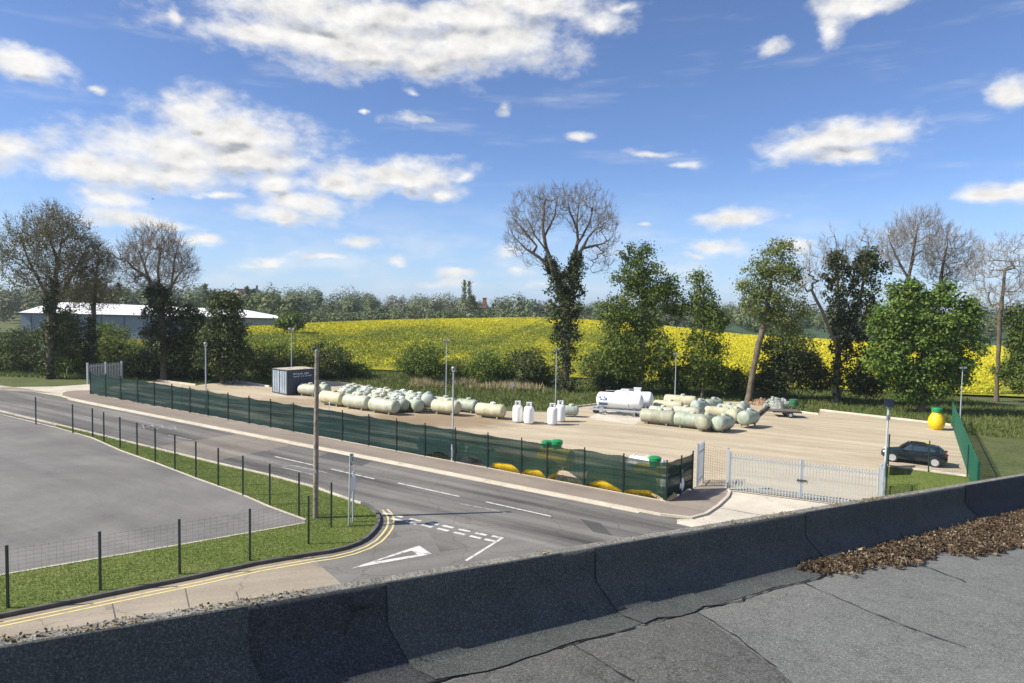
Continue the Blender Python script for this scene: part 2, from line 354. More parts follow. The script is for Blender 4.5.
MT['dkmetal'] = simple('dark_steel', (0.06, 0.06, 0.062), 0.55, 0.3, 0.2, 4)
MT['blue_mark'] = simple('blue_marking', (0.06, 0.13, 0.28), 0.5, 0, 0.15, 4)
MT['cont_side'] = simple('navy_container_paint', (0.040, 0.055, 0.082), 0.55, 0, 0.25, 0.8, col2=(0.06, 0.05, 0.05), cov=(0.66, 0.8))
MT['cont_door'] = simple('grey_blue_door_paint', (0.27, 0.32, 0.37), 0.55, 0, 0.25, 1.2, col2=(0.16, 0.10, 0.07), cov=(0.62, 0.8))
MT['cont_roof'] = simple('faded_container_roof', (0.50, 0.47, 0.36), 0.7, 0, 0.2, 0.8, col2=(0.28, 0.2, 0.12))
MT['letter'] = simple('white_lettering', (0.70, 0.72, 0.75), 0.6, 0, 0.1, 6)
MT['car'] = simple('dark_car_paint', (0.010, 0.018, 0.022), 0.22, 0.2, 0.1, 1, coat=1.0)
MT['glass'] = simple('dark_car_glass', (0.03, 0.045, 0.055), 0.06, 0, 0.1, 1, spec=0.9)
MT['alloy'] = simple('alloy_wheel', (0.60, 0.61, 0.63), 0.35, 0.5, 0.1, 4)
MT['lampglass'] = simple('lamp_glass', (0.65, 0.68, 0.70), 0.12, 0, 0.05, 4)
MT['redglass'] = simple('red_lamp_glass', (0.25, 0.01, 0.01), 0.15, 0, 0.05, 4)
MT['cladding'] = simple('grey_blue_cladding', (0.20, 0.24, 0.285), 0.6, 0.1, 0.1, 0.3)
MT['whiteroof'] = simple('white_metal_roof', (0.78, 0.78, 0.77), 0.5, 0, 0.06, 0.3)
MT['render_wall'] = simple('pale_house_render', (0.66, 0.63, 0.57), 0.9, 0, 0.08, 0.5)
MT['tile'] = simple('brown_roof_tile', (0.20, 0.12, 0.09), 0.85, 0, 0.25, 2)
MT['brick'] = simple('red_brick', (0.30, 0.15, 0.10), 0.9, 0, 0.2, 1.5)
MT['sign_back'] = simple('grey_sign_back', (0.42, 0.44, 0.48), 0.5, 0.2, 0.08, 2)
MT['sign_dark'] = simple('dark_sign_rim', (0.05, 0.055, 0.07), 0.5, 0, 0.1, 2)
MT['sign_white'] = simple('white_sign_face', (0.75, 0.76, 0.78), 0.4, 0, 0.05, 2)
MT['solar'] = simple('solar_panel_glass', (0.025, 0.03, 0.04), 0.2, 0.2, 0.2, 3)
MT['rubble'] = simple('mixed_rubble', (0.34, 0.35, 0.31), 0.9, 0, 0.45, 3.0, col2=(0.14, 0.17, 0.15))
MT['earth'] = simple('brown_spoil', (0.25, 0.16, 0.10), 0.95, 0, 0.3, 2.5)
MT['plank'] = simple('weathered_planks', (0.15, 0.115, 0.095), 0.9, 0, 0.3, 2.0)
def felt_mat(name, a, b, strength=0.7, crack=0.0):
    m, t = new_mat(name)
    g = t.noise(t.pos, 85.0, 2, 0.8); g2 = t.noise(t.pos, 190.0, 1, 0.6); big = t.noise(t.pos, 0.9, 7, 0.65); mid = t.noise(t.pos, 7, 6, 0.65)
    c = t.ramp(big, [(0.35, a), (0.62, b)])
    c = t.mix(t.math('MULTIPLY', t.smooth(mid, 0.48, 0.68), 0.55), c, tuple(x * .5 for x in a))
    gr = t.math('ADD', t.math('MULTIPLY', g, .6), t.math('MULTIPLY', g2, .4))
    c = t.mix(0.55, c, t.ramp(gr, [(0.36, tuple(x * .22 for x in a)), (0.52, a), (0.68, tuple(min(1, x * 2.4) for x in b))]))
    if crack:
        v = t.node('ShaderNodeTexVoronoi', feature='DISTANCE_TO_EDGE'); v.inputs['Scale'].default_value = 7.0
        t.set(v.inputs['Vector'], t.vec('ADD', t.pos, t.vec('MULTIPLY', t.noise(t.pos, 5, 5, 0.7, color=True), (.35, .35, .35))))
        k = t.math('MULTIPLY', t.math('SUBTRACT', 1, t.smooth(v.outputs[0], 0.0, 0.07)), t.smooth(t.noise(t.pos, 1.1, 4, 0.6), 0.44, 0.60))
        c = t.mix(t.math('MULTIPLY', k, crack), c, tuple(x * .2 for x in a))
    t.set(t.b.inputs['Base Color'], c); t.b.inputs['Roughness'].default_value = 0.92; t.b.inputs['Specular IOR Level'].default_value = 0.25
    bump(t, gr, strength, 0.006)
    return m
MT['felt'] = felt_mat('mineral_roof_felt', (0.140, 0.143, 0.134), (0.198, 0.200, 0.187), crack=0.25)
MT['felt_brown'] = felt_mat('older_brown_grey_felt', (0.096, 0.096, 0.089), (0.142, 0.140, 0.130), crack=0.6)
MT['felt_up'] = felt_mat('shade_toned_parapet_felt', (0.066, 0.072, 0.068), (0.104, 0.112, 0.105))  # base darkened below the roof felt, so the upstand's shade is partly in colour
MT['felt_up2'] = felt_mat('dark_parapet_felt', (0.045, 0.048, 0.05), (0.07, 0.074, 0.077))  # the darker sheets, carrying the same shade in their tone
MT['bitumen'] = simple('bitumen_bead', (0.018, 0.017, 0.017), 0.6, 0, 0.3, 8)
MT['cap'] = simple('weathered_parapet_cap', (0.25, 0.235, 0.20), 0.95, 0, 0.45, 7, col2=(0.10, 0.095, 0.08), fine=60, bmp=0.8)
MT['moss'] = tint_leaf('dry_moss', [(0.0, (0.06, 0.05, 0.025)), (0.5, (0.20, 0.145, 0.045)), (1.0, (0.30, 0.26, 0.17))], 0, False)
MT['litter'] = tint_leaf('dead_leaf_litter', [(0.0, (0.025, 0.018, 0.012)), (0.45, (0.08, 0.055, 0.035)), (0.75, (0.17, 0.125, 0.085)), (1.0, (0.38, 0.33, 0.26))], 0, False)

# ------------------------------------------------------------------ mesh helpers
class MB:
    def __init__(self): self.v = []; self.f = []
    def add(self, vs, fs):
        o = len(self.v); self.v += [tuple(float(c) for c in p) for p in vs]; self.f += [tuple(i + o for i in f) for f in fs]
    def box(self, c, s, rot=None, taper=1.0):
        vs = []
        for z in (-.5, .5):
            k = taper if z > 0 else 1
            for x, y in ((-.5, -.5), (.5, -.5), (.5, .5), (-.5, .5)): vs.append(Vector((x * s[0] * k, y * s[1] * k, z * s[2])))
        if rot is not None: vs = [rot @ p for p in vs]
        self.add([p + Vector(c) for p in vs], [(3, 2, 1, 0), (4, 5, 6, 7), (0, 1, 5, 4), (1, 2, 6, 5), (2, 3, 7, 6), (3, 0, 4, 7)])
    def tube(self, pts, rs, n=8, caps=True):
        pts = [Vector(p) for p in pts]
        if not hasattr(rs, '__len__'): rs = [rs] * len(pts)
        vs = []; fs = []
        for i, p in enumerate(pts):
            d = (pts[min(i + 1, len(pts) - 1)] - pts[max(i - 1, 0)]).normalized()
            a = d.orthogonal().normalized() if i == 0 else (a - d * a.dot(d)).normalized()
            b = d.cross(a)
            for k in range(n):
                q = 2 * PI * k / n; vs.append(p + (a * math.cos(q) + b * math.sin(q)) * rs[i])
        for i in range(len(pts) - 1):
            for k in range(n): fs.append((i * n + k, i * n + (k + 1) % n, (i + 1) * n + (k + 1) % n, (i + 1) * n + k))
        if caps: fs.append(tuple(reversed(range(n)))); fs.append(tuple((len(pts) - 1) * n + k for k in range(n)))
        self.add(vs, fs)
    def lathe(self, prof, n=20, axis='z', off=(0, 0, 0)):
        """profile (r, h); axis z or x"""
        vs = []; fs = []
        for r, h in prof:
            for k in range(n):
                q = 2 * PI * k / n; a, b = r * math.cos(q), r * math.sin(q)
                p = (a, b, h) if axis == 'z' else ((h, a, b) if axis == 'x' else (a, h, b))
                vs.append((p[0] + off[0], p[1] + off[1], p[2] + off[2]))
        for i in range(len(prof) - 1):
            for k in range(n): fs.append((i * n + k, i * n + (k + 1) % n, (i + 1) * n + (k + 1) % n, (i + 1) * n + k))
        fs.append(tuple(reversed(range(n)))); fs.append(tuple((len(prof) - 1) * n + k for k in range(n)))
        self.add(vs, fs)
    def sheet(self, pts): self.add(pts, [tuple(range(len(pts)))])
    def slab(self, pts, th):
        """closed polygon with vertical sides going th down"""
        n = len(pts); lo = [(p[0], p[1], p[2] - th) for p in pts]
        self.add(list(pts) + lo, [tuple(range(n))] + [(i, i + n, (i + 1) % n + n, (i + 1) % n) for i in range(n)])
    def obj(self, name, mat, parent=None, smooth=False, loc=None):
        me = bpy.data.meshes.new(name)
        vs = self.v
        if loc is not None: vs = [(a - loc[0], b - loc[1], c - loc[2]) for a, b, c in vs]
        me.from_pydata(vs, [], self.f); me.update()
        me.materials.append(mat)
        import bmesh
        bm = bmesh.new(); bm.from_mesh(me); bmesh.ops.recalc_face_normals(bm, faces=bm.faces[:]); bm.to_mesh(me); bm.free()
        if smooth:
            me.polygons.foreach_set('use_smooth', [True] * len(me.polygons))
            try: me.set_sharp_from_angle(angle=rad(35))
            except Exception: pass
        o = bpy.data.objects.new(name, me); COL.objects.link(o)
        if parent is not None: o.parent = parent
        if loc is not None: o.location = loc
        return o
def quads_obj(name, V, nper, mat, parent=None, tint=None, loc=None):
    """fast mesh of separate polygons with nper corners; V is (N, nper, 3)"""
    V = np.asarray(V, dtype=np.float32)
    N = V.shape[0]
    if loc is not None: V = V - np.asarray(loc, dtype=np.float32)
    me = bpy.data.meshes.new(name)
    me.vertices.add(N * nper); me.vertices.foreach_set('co', V.reshape(-1))
    me.loops.add(N * nper); me.loops.foreach_set('vertex_index', np.arange(N * nper, dtype=np.int32))
    me.polygons.add(N); me.polygons.foreach_set('loop_start', np.arange(N, dtype=np.int32) * nper)
    me.polygons.foreach_set('loop_total', np.full(N, nper, dtype=np.int32))
    if tint is not None:
        a = me.attributes.new('tint', 'FLOAT', 'POINT'); a.data.foreach_set('value', np.repeat(np.asarray(tint, dtype=np.float32), nper))
    me.update(calc_edges=True); me.validate()
    me.materials.append(mat)
    o = bpy.data.objects.new(name, me); COL.objects.link(o)
    if parent is not None: o.parent = parent
    if loc is not None: o.location = loc
    return o
def segs_obj(name, P0, P1, R0, R1, mat, parent=None, loc=None, n=5):
    """many tapered tubes in one mesh"""
    P0, P1 = np.asarray(P0, float), np.asarray(P1, float)
    d = P1 - P0; d /= np.maximum(np.linalg.norm(d, axis=1, keepdims=True), 1e-6)
    ref = np.where(np.abs(d[:, 2:3]) > 0.9, np.array([[1.0, 0, 0]]), np.array([[0, 0, 1.0]]))
    a = np.cross(d, ref); a /= np.linalg.norm(a, axis=1, keepdims=True); b = np.cross(d, a)
    N = len(P0); V = np.zeros((N, 2, n, 3))
    for k in range(n):
        q = 2 * PI * k / n; o = a * math.cos(q) + b * math.sin(q)
        V[:, 0, k] = P0 + o * np.asarray(R0)[:, None]; V[:, 1, k] = P1 + o * np.asarray(R1)[:, None]
    if loc is not None: V -= np.asarray(loc)
    F = np.zeros((N, n, 4), np.int32); base = (np.arange(N) * 2 * n)
    for k in range(n):
        F[:, k, 0] = base + k; F[:, k, 1] = base + (k + 1) % n; F[:, k, 2] = base + n + (k + 1) % n; F[:, k, 3] = base + n + k
    me = bpy.data.meshes.new(name)
    me.vertices.add(N * 2 * n); me.vertices.foreach_set('co', V.astype(np.float32).reshape(-1))
    me.loops.add(N * n * 4); me.loops.foreach_set('vertex_index', F.reshape(-1))
    me.polygons.add(N * n); me.polygons.foreach_set('loop_start', np.arange(N * n, dtype=np.int32) * 4)
    me.polygons.foreach_set('loop_total', np.full(N * n, 4, np.int32)); me.polygons.foreach_set('use_smooth', np.ones(N * n, bool))
    me.update(calc_edges=True); me.materials.append(mat)
    o = bpy.data.objects.new(name, me); COL.objects.link(o)
    if parent is not None: o.parent = parent
    if loc is not None: o.location = loc
    return o
def tag(o, label, cat, group=None, kind=None):
    if label: o['label'] = label
    if cat: o['category'] = cat
    if group: o['group'] = group
    if kind: o['kind'] = kind
    return o
def struct(o, kind='structure'): o['kind'] = kind; return o
def empty(name, loc, label, cat, rotz=0.0, group=None):
    e = bpy.data.objects.new(name, None); COL.objects.link(e); e.location = loc; e.rotation_euler = (0, 0, rotz); e.empty_display_size = 0.3
    return tag(e, label, cat, group)
def lerp(a, b, t): return np.asarray(a, float) * (1 - t) + np.asarray(b, float) * t
def gp(*pts, dz=0.0): return [tuple(G(px, py) + np.array([0, 0, dz])) for px, py in pts]
def offs(pts, d):
    """offset an open polyline sideways on the ground (positive = left of travel)"""
    pts = [np.asarray(p, float) for p in pts]; out = []
    for i, p in enumerate(pts):
        n = np.zeros(2)
        for a, b in ((i - 1, i), (i, i + 1)):
            if a >= 0 and b < len(pts):
                t = pts[b][:2] - pts[a][:2]; t /= np.linalg.norm(t); n += np.array([-t[1], t[0]])
        n /= np.linalg.norm(n)
        q = p.copy(); q[:2] += n * d; q[2] += SLOPE * n[0] * d; out.append(q)
    return out
def band(mb, pts, d0, d1, top, bot):
    """strip along a polyline from offset d0 to d1, with a body between the heights bot and top"""
    A, B = offs(pts, d0), offs(pts, d1)
    for i in range(len(pts) - 1):
        q = [A[i], A[i + 1], B[i + 1], B[i]]
        hi = [p + np.array([0, 0, top]) for p in q]; lo = [p + np.array([0, 0, bot]) for p in q]
        mb.add(hi + lo, [(0, 1, 2, 3), (0, 4, 5, 1), (2, 6, 7, 3)] + ([(3, 7, 4, 0)] if i == 0 else []) + ([(1, 5, 6, 2)] if i == len(pts) - 2 else []))
def arc3(a, b, c, n=8):
    """smooth curve a -> c bending towards b"""
    a, b, c = map(np.asarray, (a, b, c))
    return [(1 - t) ** 2 * a + 2 * t * (1 - t) * b + t * t * c for t in np.linspace(0, 1, n)]

# ------------------------------------------------------------------ terrain
KN = (np.array([-200, 110, 200, 250, 400, 550, 650, 740, 870, 1100]) - 512) / FPX
YC = np.array([130, 135, 140, 148, 190, 230, 232, 232, 232, 232.])
ZC = np.array([0.8, 0.8, 1.6, 3.5, 4.6, 5.5, 3.6, 0.7, -1.1, -2.2])
YN = 84.0
def crest(t): return np.interp(t, KN, YC), np.interp(t, KN, ZC)
def H(x, y):
    x = np.asarray(x, float); y = np.asarray(y, float)
    hp = SLOPE * np.clip(x, -110, 110)
    t = x / np.maximum(y, 1.0)
    yc, zc = crest(np.clip(t, KN[0], KN[-1]))
    s = np.clip((y - YN) / (yc - YN), 0, 1)
    h = hp * (1 - s) + zc * s
    q = np.clip((y - yc) / 130, 0, 1); q = q * q * (3 - 2 * q)
    zf = np.interp(t, [-.4, .1, .4], [2.6, 2.4, 1.2])
    return h * (1 - q) + zf * q
def grid_obj(name, X, Y, Z, mat):
    ny, nx = X.shape
    V = np.stack([X, Y, Z], -1).reshape(-1, 3)
    idx = np.arange(nx * ny).reshape(ny, nx)
    F = np.stack([idx[:-1, :-1], idx[:-1, 1:], idx[1:, 1:], idx[1:, :-1]], -1).reshape(-1, 4)
    me = bpy.data.meshes.new(name); me.from_pydata(V.tolist(), [], F.tolist()); me.update(); me.materials.append(mat)
    me.polygons.foreach_set('use_smooth', [True] * len(me.polygons))
    o = bpy.data.objects.new(name, me); COL.objects.link(o)
    return struct(o)
xs = np.concatenate([[-3000, -1500, -800, -500, -350], np.arange(-250, -110, 10), np.arange(-110, 111, 5), np.arange(120, 260, 10), [350, 500, 800, 1500, 3000]]).astype(float)
ys = np.concatenate([[-300, -100, -40, 0, 40, 84], np.arange(88, 330, 4), [340, 360, 400, 450, 500, 600, 800, 1200, 2000, 4000]]).astype(float)
X, Y = np.meshgrid(xs, ys)
grid_obj('terrain', X, Y, H(X, Y), MT['terrain'])
# rapeseed field and the green field beyond it: sheets lying on the terrain
def sheet_on(name, t0, t1, nt, yfun, ns, dz, mat):
    T, Sg = np.meshgrid(np.linspace(t0, t1, nt), np.linspace(0, 1, ns))
    a, b = yfun(T); Yg = a + (b - a) * Sg; Xg = T * Yg
    return grid_obj(name, Xg, Yg, H(Xg, Yg) + dz, mat)
def rape_range(T):
    yc, _ = crest(T); return np.full_like(T, 93.0), yc + 8
MT['rape_ground'] = grass_mat('rapeseed_canopy', (0.13, 0.17, 0.025), (0.28, 0.28, 0.022), (0.52, 0.46, 0.02), 0.12)
sheet_on('rapeseed_field', -0.43, 0.95, 150, rape_range, 70, 0.30, MT['rape_ground'])
sheet_on('green_field', 0.12, 0.95, 60, lambda T: (crest(T)[0] + 9, np.full_like(T, 420.0)), 60, 0.30, MT['farfield'])

# ------------------------------------------------------------------ roads, footways, kerbs, yard
def poly(name, pts, mat, dz):
    m = MB(); m.sheet([(p[0], p[1], p[2] + dz) for p in pts]); return struct(m.obj(name, mat))
far_kerb = [G(px, 428.4 + 0.19717 * (px - 216)) for px in (-120, 93)] + [G(640, 512)]
K0, K1 = G(93, 404.1), G(640, 512)
rd = (K1 - K0); rd /= np.linalg.norm(rd[:2])           # along the road, towards the right of the photograph
rn = np.array([rd[1], -rd[0]]) ; rn = rn / np.linalg.norm(rn)   # across the road, towards the camera
def along(p, s, c=0.0):
    q = np.array(p, float); q[:2] += rd[:2] * s + rn * c; q[2] = SLOPE * q[0]; return q
near_edge = [G(56, 424.5), G(121.6, 440.4), G(216, 463.2), G(271.5, 475.9), G(313, 487), G(354.6, 501.5)]
corner = arc3(G(354.6, 501.5), G(393, 513), G(374, 534), 9) + arc3(G(374, 534), G(362, 551), G(310, 556.5), 6)[1:]
side_kerb = [G(255, 566), G(196, 579), G(117, 595), G(56, 607.5), G(-60, 631)]
kerb_line = [along(G(56, 424.5), -22)] + near_edge + corner[1:] + side_kerb
# main road
L0 = along(K0, -45); R0 = along(K0, 78)
Lc = along(L0, 0, 9.2); Rc = along(R0, 0, 9.2)
poly('main_road', [L0, R0, Rc, along(G(503, 538), 0, 0.15), along(G(383, 514), 0, 0.3)] + [along(G(354.6, 501.5), 0, 1.2)] + [along(p, 0, .9) for p in reversed(near_edge[:-1])] + [Lc], MT['road'], 0.008)
sr_far = [p for p in corner] + side_kerb
sk = [along(p, 0, 0) for p in sr_far]
# side road: tarmac mouth, then older concrete slabs
sdir = (side_kerb[2] - side_kerb[0])[:2]; sdir /= np.linalg.norm(sdir); snrm = np.array([-sdir[1], sdir[0]])
if snrm[1] > 0: snrm = -snrm
def sid(p, c): q = np.array(p, float); q[:2] += snrm * c; q[2] = SLOPE * q[0]; return q
JR = G(503, 538); JB = along(G(467, 560), 0, 9)
split = G(309.6, 566)
poly('side_road', [G(309.6, 556.6)] + list(reversed(corner[:-1])) + [along(G(386, 514), .6, -.6), along(G(503, 538), 0, -.2), along(G(503, 538), 40, -.2), along(JB, 38, -2), JB, sid(split, 8.0)], MT['sideroad'], 0.012)
poly('side_road_concrete', [G(309.6, 556.6)] + [sid(p, -.12) for p in side_kerb] + [sid(side_kerb[-1], 8.0), sid(split, 8.0)], MT['concrete_road'], 0.012)
# slab joints of the concrete road
jm = MB()
for a, b in (((236, 592), (243, 612)), ((112, 603), (118, 630)), ((185, 588), (189, 607))):
    band(jm, [G(*a), G(*b)], -.02, .02, 0.016, 0.012)
struct(jm.obj('road_joint', MT['kerb_shade_joint']))
MT['patch_concrete'] = asphalt('tarmac_stained_concrete', (0.215, 0.19, 0.158), 0.3)
# concrete patch across the main road, tarmac repairs
poly('concrete_patch', gp((158, 446.6), (240, 433.6), (290, 445.6), (212, 462)), MT['patch_concrete'], 0.012)
MT['repair'] = asphalt('fresh_repair_asphalt', (0.088, 0.086, 0.082), 0.3)
poly('tarmac_repair', gp((580, 519), (600, 523), (613, 536), (593, 532)), MT['repair'], 0.012)
MT['old_patch'] = asphalt('brown_old_asphalt', (0.145, 0.136, 0.122), 0.3)
poly('tarmac_repair', gp((330, 452), (372, 461), (362, 466), (318, 457)), MT['repair'], 0.012)
poly('tarmac_repair', gp((428, 531), (452, 535), (470, 548), (440, 552)), MT['old_patch'], 0.016)
# car park and verge
cp_edge = [G(-80, 398), G(0, 414.5), G(56, 428), G(91, 438), G(120, 451), G(154, 462.9), G(196, 479), G(242, 495.3), G(268, 506.9), G(305, 520.4)]
cp_front = [G(305, 523), G(179, 545), G(56, 565.5), G(-80, 589)]
poly('car_park', cp_edge + cp_front, MT['carpark'], 0.012)
em = MB(); band(em, cp_edge, 0.0, 0.10, 0.035, 0); band(em, cp_front, 0.0, 0.10, 0.035, 0); struct(em.obj('edging', MT['kerb']))
VH = 0.10
cpe_o = offs(cp_edge, 0.10); cpf_o = offs(cp_front, 0.10)
kv = offs(kerb_line, 0.0)
vp = [p + np.array([0, 0, VH * .2]) for p in cpe_o]
verge_pts = kerb_line[1:] + list(reversed(cpf_o)) + list(reversed(cpe_o[2:]))
vm = MB(); vm.slab([(p[0], p[1], SLOPE * p[0] + 0.03) for p in verge_pts], 0.03)
struct(vm.obj('grass_verge', MT['verge']))
km = MB(); band(km, kerb_line[:8], -0.16, 0.0, 0.10, 0); struct(km.obj('kerb', MT['kerb']))
km = MB(); band(km, kerb_line[7:], -0.14, 0.0, 0.14, 0); struct(km.obj('kerb', MT['kerb_shade_joint']))  # kerb stone in the dark tone that includes its shadow
# footway, far kerb, apron of the gate
fb0, fb1 = G(90.4, 394.6), G(667, 503.3)              # foot of the fence
pad = [G(727, 489.0), G(731, 493), G(729, 498), G(719, 507.5), G(707, 515.5), G(692, 519.5), G(677, 519.8)]
fk_left = [G(92, 391.2), G(75, 391.6), G(66, 392.4), G(61, 394), G(60.5, 396.6), G(70, 399.3), G(93, 404.1)]
fkerb = fk_left + [along(K0, s) for s in (10, 20, 30, 40)] + [G(640, 512.0), G(660, 516)] + list(reversed(pad[:6])) 
fk_body = offs(fkerb, 0.15)
poly('footway', [fb0] + fk_body + [G(723, 486.5), G(697, 487.5), fb1], MT['footway'], 0.10)
km = MB(); band(km, fkerb, 0.0, 0.15, 0.115, -.02)
struct(km.obj('kerb', MT['kerb']))
km = MB(); band(km, fkerb[5:12], -0.28, -0.004, 0.016, 0.0); struct(km.obj('channel', MT['apron']))
bk = MB(); band(bk, [fb0, fb1], -0.07, 0.0, 0.13, 0); band(bk, [fb1, G(697, 487.5)], -0.06, 0.0, 0.13, 0); struct(bk.obj('edging', MT['kerb']))
poly('concrete_apron', [G(677, 524), G(677, 519.5)] + list(reversed(pad[:6])) + [G(727, 489.5), G(880, 509.5), G(905, 530), G(840, 560)], MT['apron'], 0.012)
jm = MB(); band(jm, [G(721, 508.5), G(765, 516)], -.03, .03, 0.017, 0.012); band(jm, [G(727, 490.6), G(880, 510.6)], -.08, .08, 0.017, 0.012); struct(jm.obj('road_joint', MT['kerb_shade_joint']))
poly('concrete_apron', gp((-40, 388), (56, 386.6), (92, 384.2), (92, 391), (75, 391.4), (66, 392.2), (60.8, 393.9), (60.3, 396.8), (-40, 374.5 + 5)), MT['apron'], 0.016)
# gravel yard
yard_pts = [fb0, fb1, G(697, 487.5), G(727, 489.6), G(880, 509.5), G(886, 465), G(969, 477.3), G(952, 425.3), G(825, 411), G(819.6, 410.3), G(818.5, 414.5), G(796, 412), G(772, 407),
            G(752, 402), G(700, 401), G(640, 401), G(590, 406), G(545, 412), G(500, 411), G(440, 400), G(400, 392), G(345, 382), G(320, 380), G(269.6, 387), G(231.6, 380.5), G(196, 385.5), G(157, 380.7), G(120, 384)]
poly('gravel_yard', yard_pts, MT['yard'], 0.004)
ed = MB()
for a in ([(157.6, 380.7), (196, 385.5)], [(231.6, 380.5), (269.6, 387)], [(796.6, 412), (818.5, 414.7)], [(819.6, 410.3), (825, 411), (951, 425.4)], [(600, 404.5), (570, 408)]):
    band(ed, [G(*p) for p in a], -.09, .09, 0.16, 0)
band(ed, [G(886, 466), G(967, 476.5)], -.08, .08, 0.10, 0); band(ed, [G(886, 466), G(882, 505)], -.08, .08, 0.10, 0)
struct(ed.obj('edging', MT['edging']))
ed = MB(); band(ed, [G(754, 419), G(771, 405)], -.12, .12, 0.25, 0); struct(ed.obj('edging', MT['edging_dark']))
poly('grass_patch', [G(887, 466.5), G(969, 478), G(988, 530), G(882, 520)], MT['verge'], 0.012)
poly('concrete_pad', gp((588, 418.5), (634, 425), (650, 415), (604, 409)), MT['apron'], 0.008)
poly('forecourt', [sid(split, 8.05), JB, along(JB, 45, -4), (18, 8, -.36), (-18, -12, .36), sid(side_kerb[-1], 8.05)], MT['sideroad'], 0.010)

# markings
wm = MB(); om = MB(); ym = MB()
def dash(mb, a, b, wdt, z=0.020): band(mb, [G(*a), G(*b)], -wdt / 2, wdt / 2, z, z - 0.003)
for a, b in (((275, 456.8), (315, 465.8)), ((331, 469.2), (374.5, 479.2)), ((398, 483.3), (459.5, 496.8)), ((486, 502.2), (551, 516.6))): dash(wm, a, b, 0.12)
for a, b in (((282, 467.5), (313, 475)), ((168.5, 435.5), (192, 440.3)), ((72, 414), (101, 420)), ((460, 504), (506, 513)), ((283, 467.2), (292, 465.6)), ((292, 465.6), (327, 473))): dash(om, a, b, 0.12)
for (px, py, wd, hh) in ((141, 427, 6, 4), (150, 425.5, 6, 4), (160, 427, 7, 4.5), (172, 428, 8, 4)):   # worn lettering of a painted word, too faint to read
    dash(om, (px - wd / 2, py + hh * .4), (px + wd / 2, py - hh * .1), 0.10); dash(om, (px - wd / 2, py - hh * .3), (px + wd / 2, py - hh * .55), 0.10); dash(om, (px + wd / 2, py + hh * .4), (px + wd * .3, py - hh * .4), 0.10)
gr1 = [(397, 516.3), (415.5, 520.3), (433, 523.8), (448, 527), (464.5, 530.8), (481, 534.4), (497.5, 537.4)]
gr2 = [(397, 520), (411.5, 523.2), (427, 526.5), (443, 530), (459.5, 533.8), (475.5, 537.5), (490.5, 540.8)]
for x, y in gr1 + gr2: dash(wm, (x - 5.6, y - 1.25), (x + 5.6, y + 1.25), 0.19)
dash(wm, (383, 513.2), (392, 515), 0.18)
dash(wm, (503, 538), (466, 561), 0.12)
tri = gp((419, 546), (432, 554.5), (351, 569)); tin = gp((411.5, 551), (417.5, 555), (373, 562.5))
for i in range(3):
    j = (i + 1) % 3; q = [tri[i], tri[j], tin[j], tin[i]]
    wm.sheet([(p[0], p[1], p[2] + 0.020) for p in q])
struct(wm.obj('road_marking', MT['white_line'])); struct(om.obj('road_marking', MT['old_line']))
yk = corner[3:] + side_kerb
for d in (0.36, 0.62): band(ym, yk, d - 0.045, d + 0.045, 0.019, 0.013)
struct(ym.obj('road_marking', MT['yellow_line']))

# ------------------------------------------------------------------ the building we stand on
HR = 1.65; A_ = 3.05
Dv = ray(1434, 407); Dh = Dv[:2] / np.linalg.norm(Dv[:2]); DS = Dv[2] / np.linalg.norm(Dv[:2]); Nv = np.array([-Dh[1], Dh[0]])
def RP(l, a, h):
    """l metres along the parapet, a metres out from the camera's line, h metres above the roof felt"""
    xy = Dh * l + Nv * a
    return np.array([xy[0], xy[1], CAMZ - HR + h + DS * l])
def rpx(px, py, a=None, h=0.0):
    """where a pixel of the photograph meets the roof (or the parapet face at distance a)"""
    d = ray(px, py); da = d[:2] @ Nv; dl = d[:2] @ Dh
    if a is None: t = (HR - h) / (-(d[2] - DS * dl))
    else: t = a / da
    return t * dl, t * da, HR + t * (d[2] - DS * dl)
bld = empty('building', (0, 0, 0.0), 'flat roofed building under the camera with a felted parapet', 'building')
LW, RW, BK = -12.0, 15.0, -11.0
PT = 0.37; PW = 0.095
m = MB()
base = [RP(LW, A_ + PW, 0), RP(RW, A_ + PW, 0), RP(RW, BK, 0), RP(LW, BK, 0)]
top = [p + np.array([0, 0, -.03]) for p in base]; low = [np.array([p[0], p[1], SLOPE * p[0] - .3]) for p in base]
m.add(top + low, [(0, 4, 5, 1), (1, 5, 6, 2), (2, 6, 7, 3), (3, 7, 4, 0)])
m.obj('wall', MT['brick'], bld)
m = MB(); m.sheet([RP(LW, A_, 0), RP(RW, A_, 0), RP(RW, BK, 0), RP(LW, BK, 0)]); m.obj('roof_deck', MT['felt'], bld)
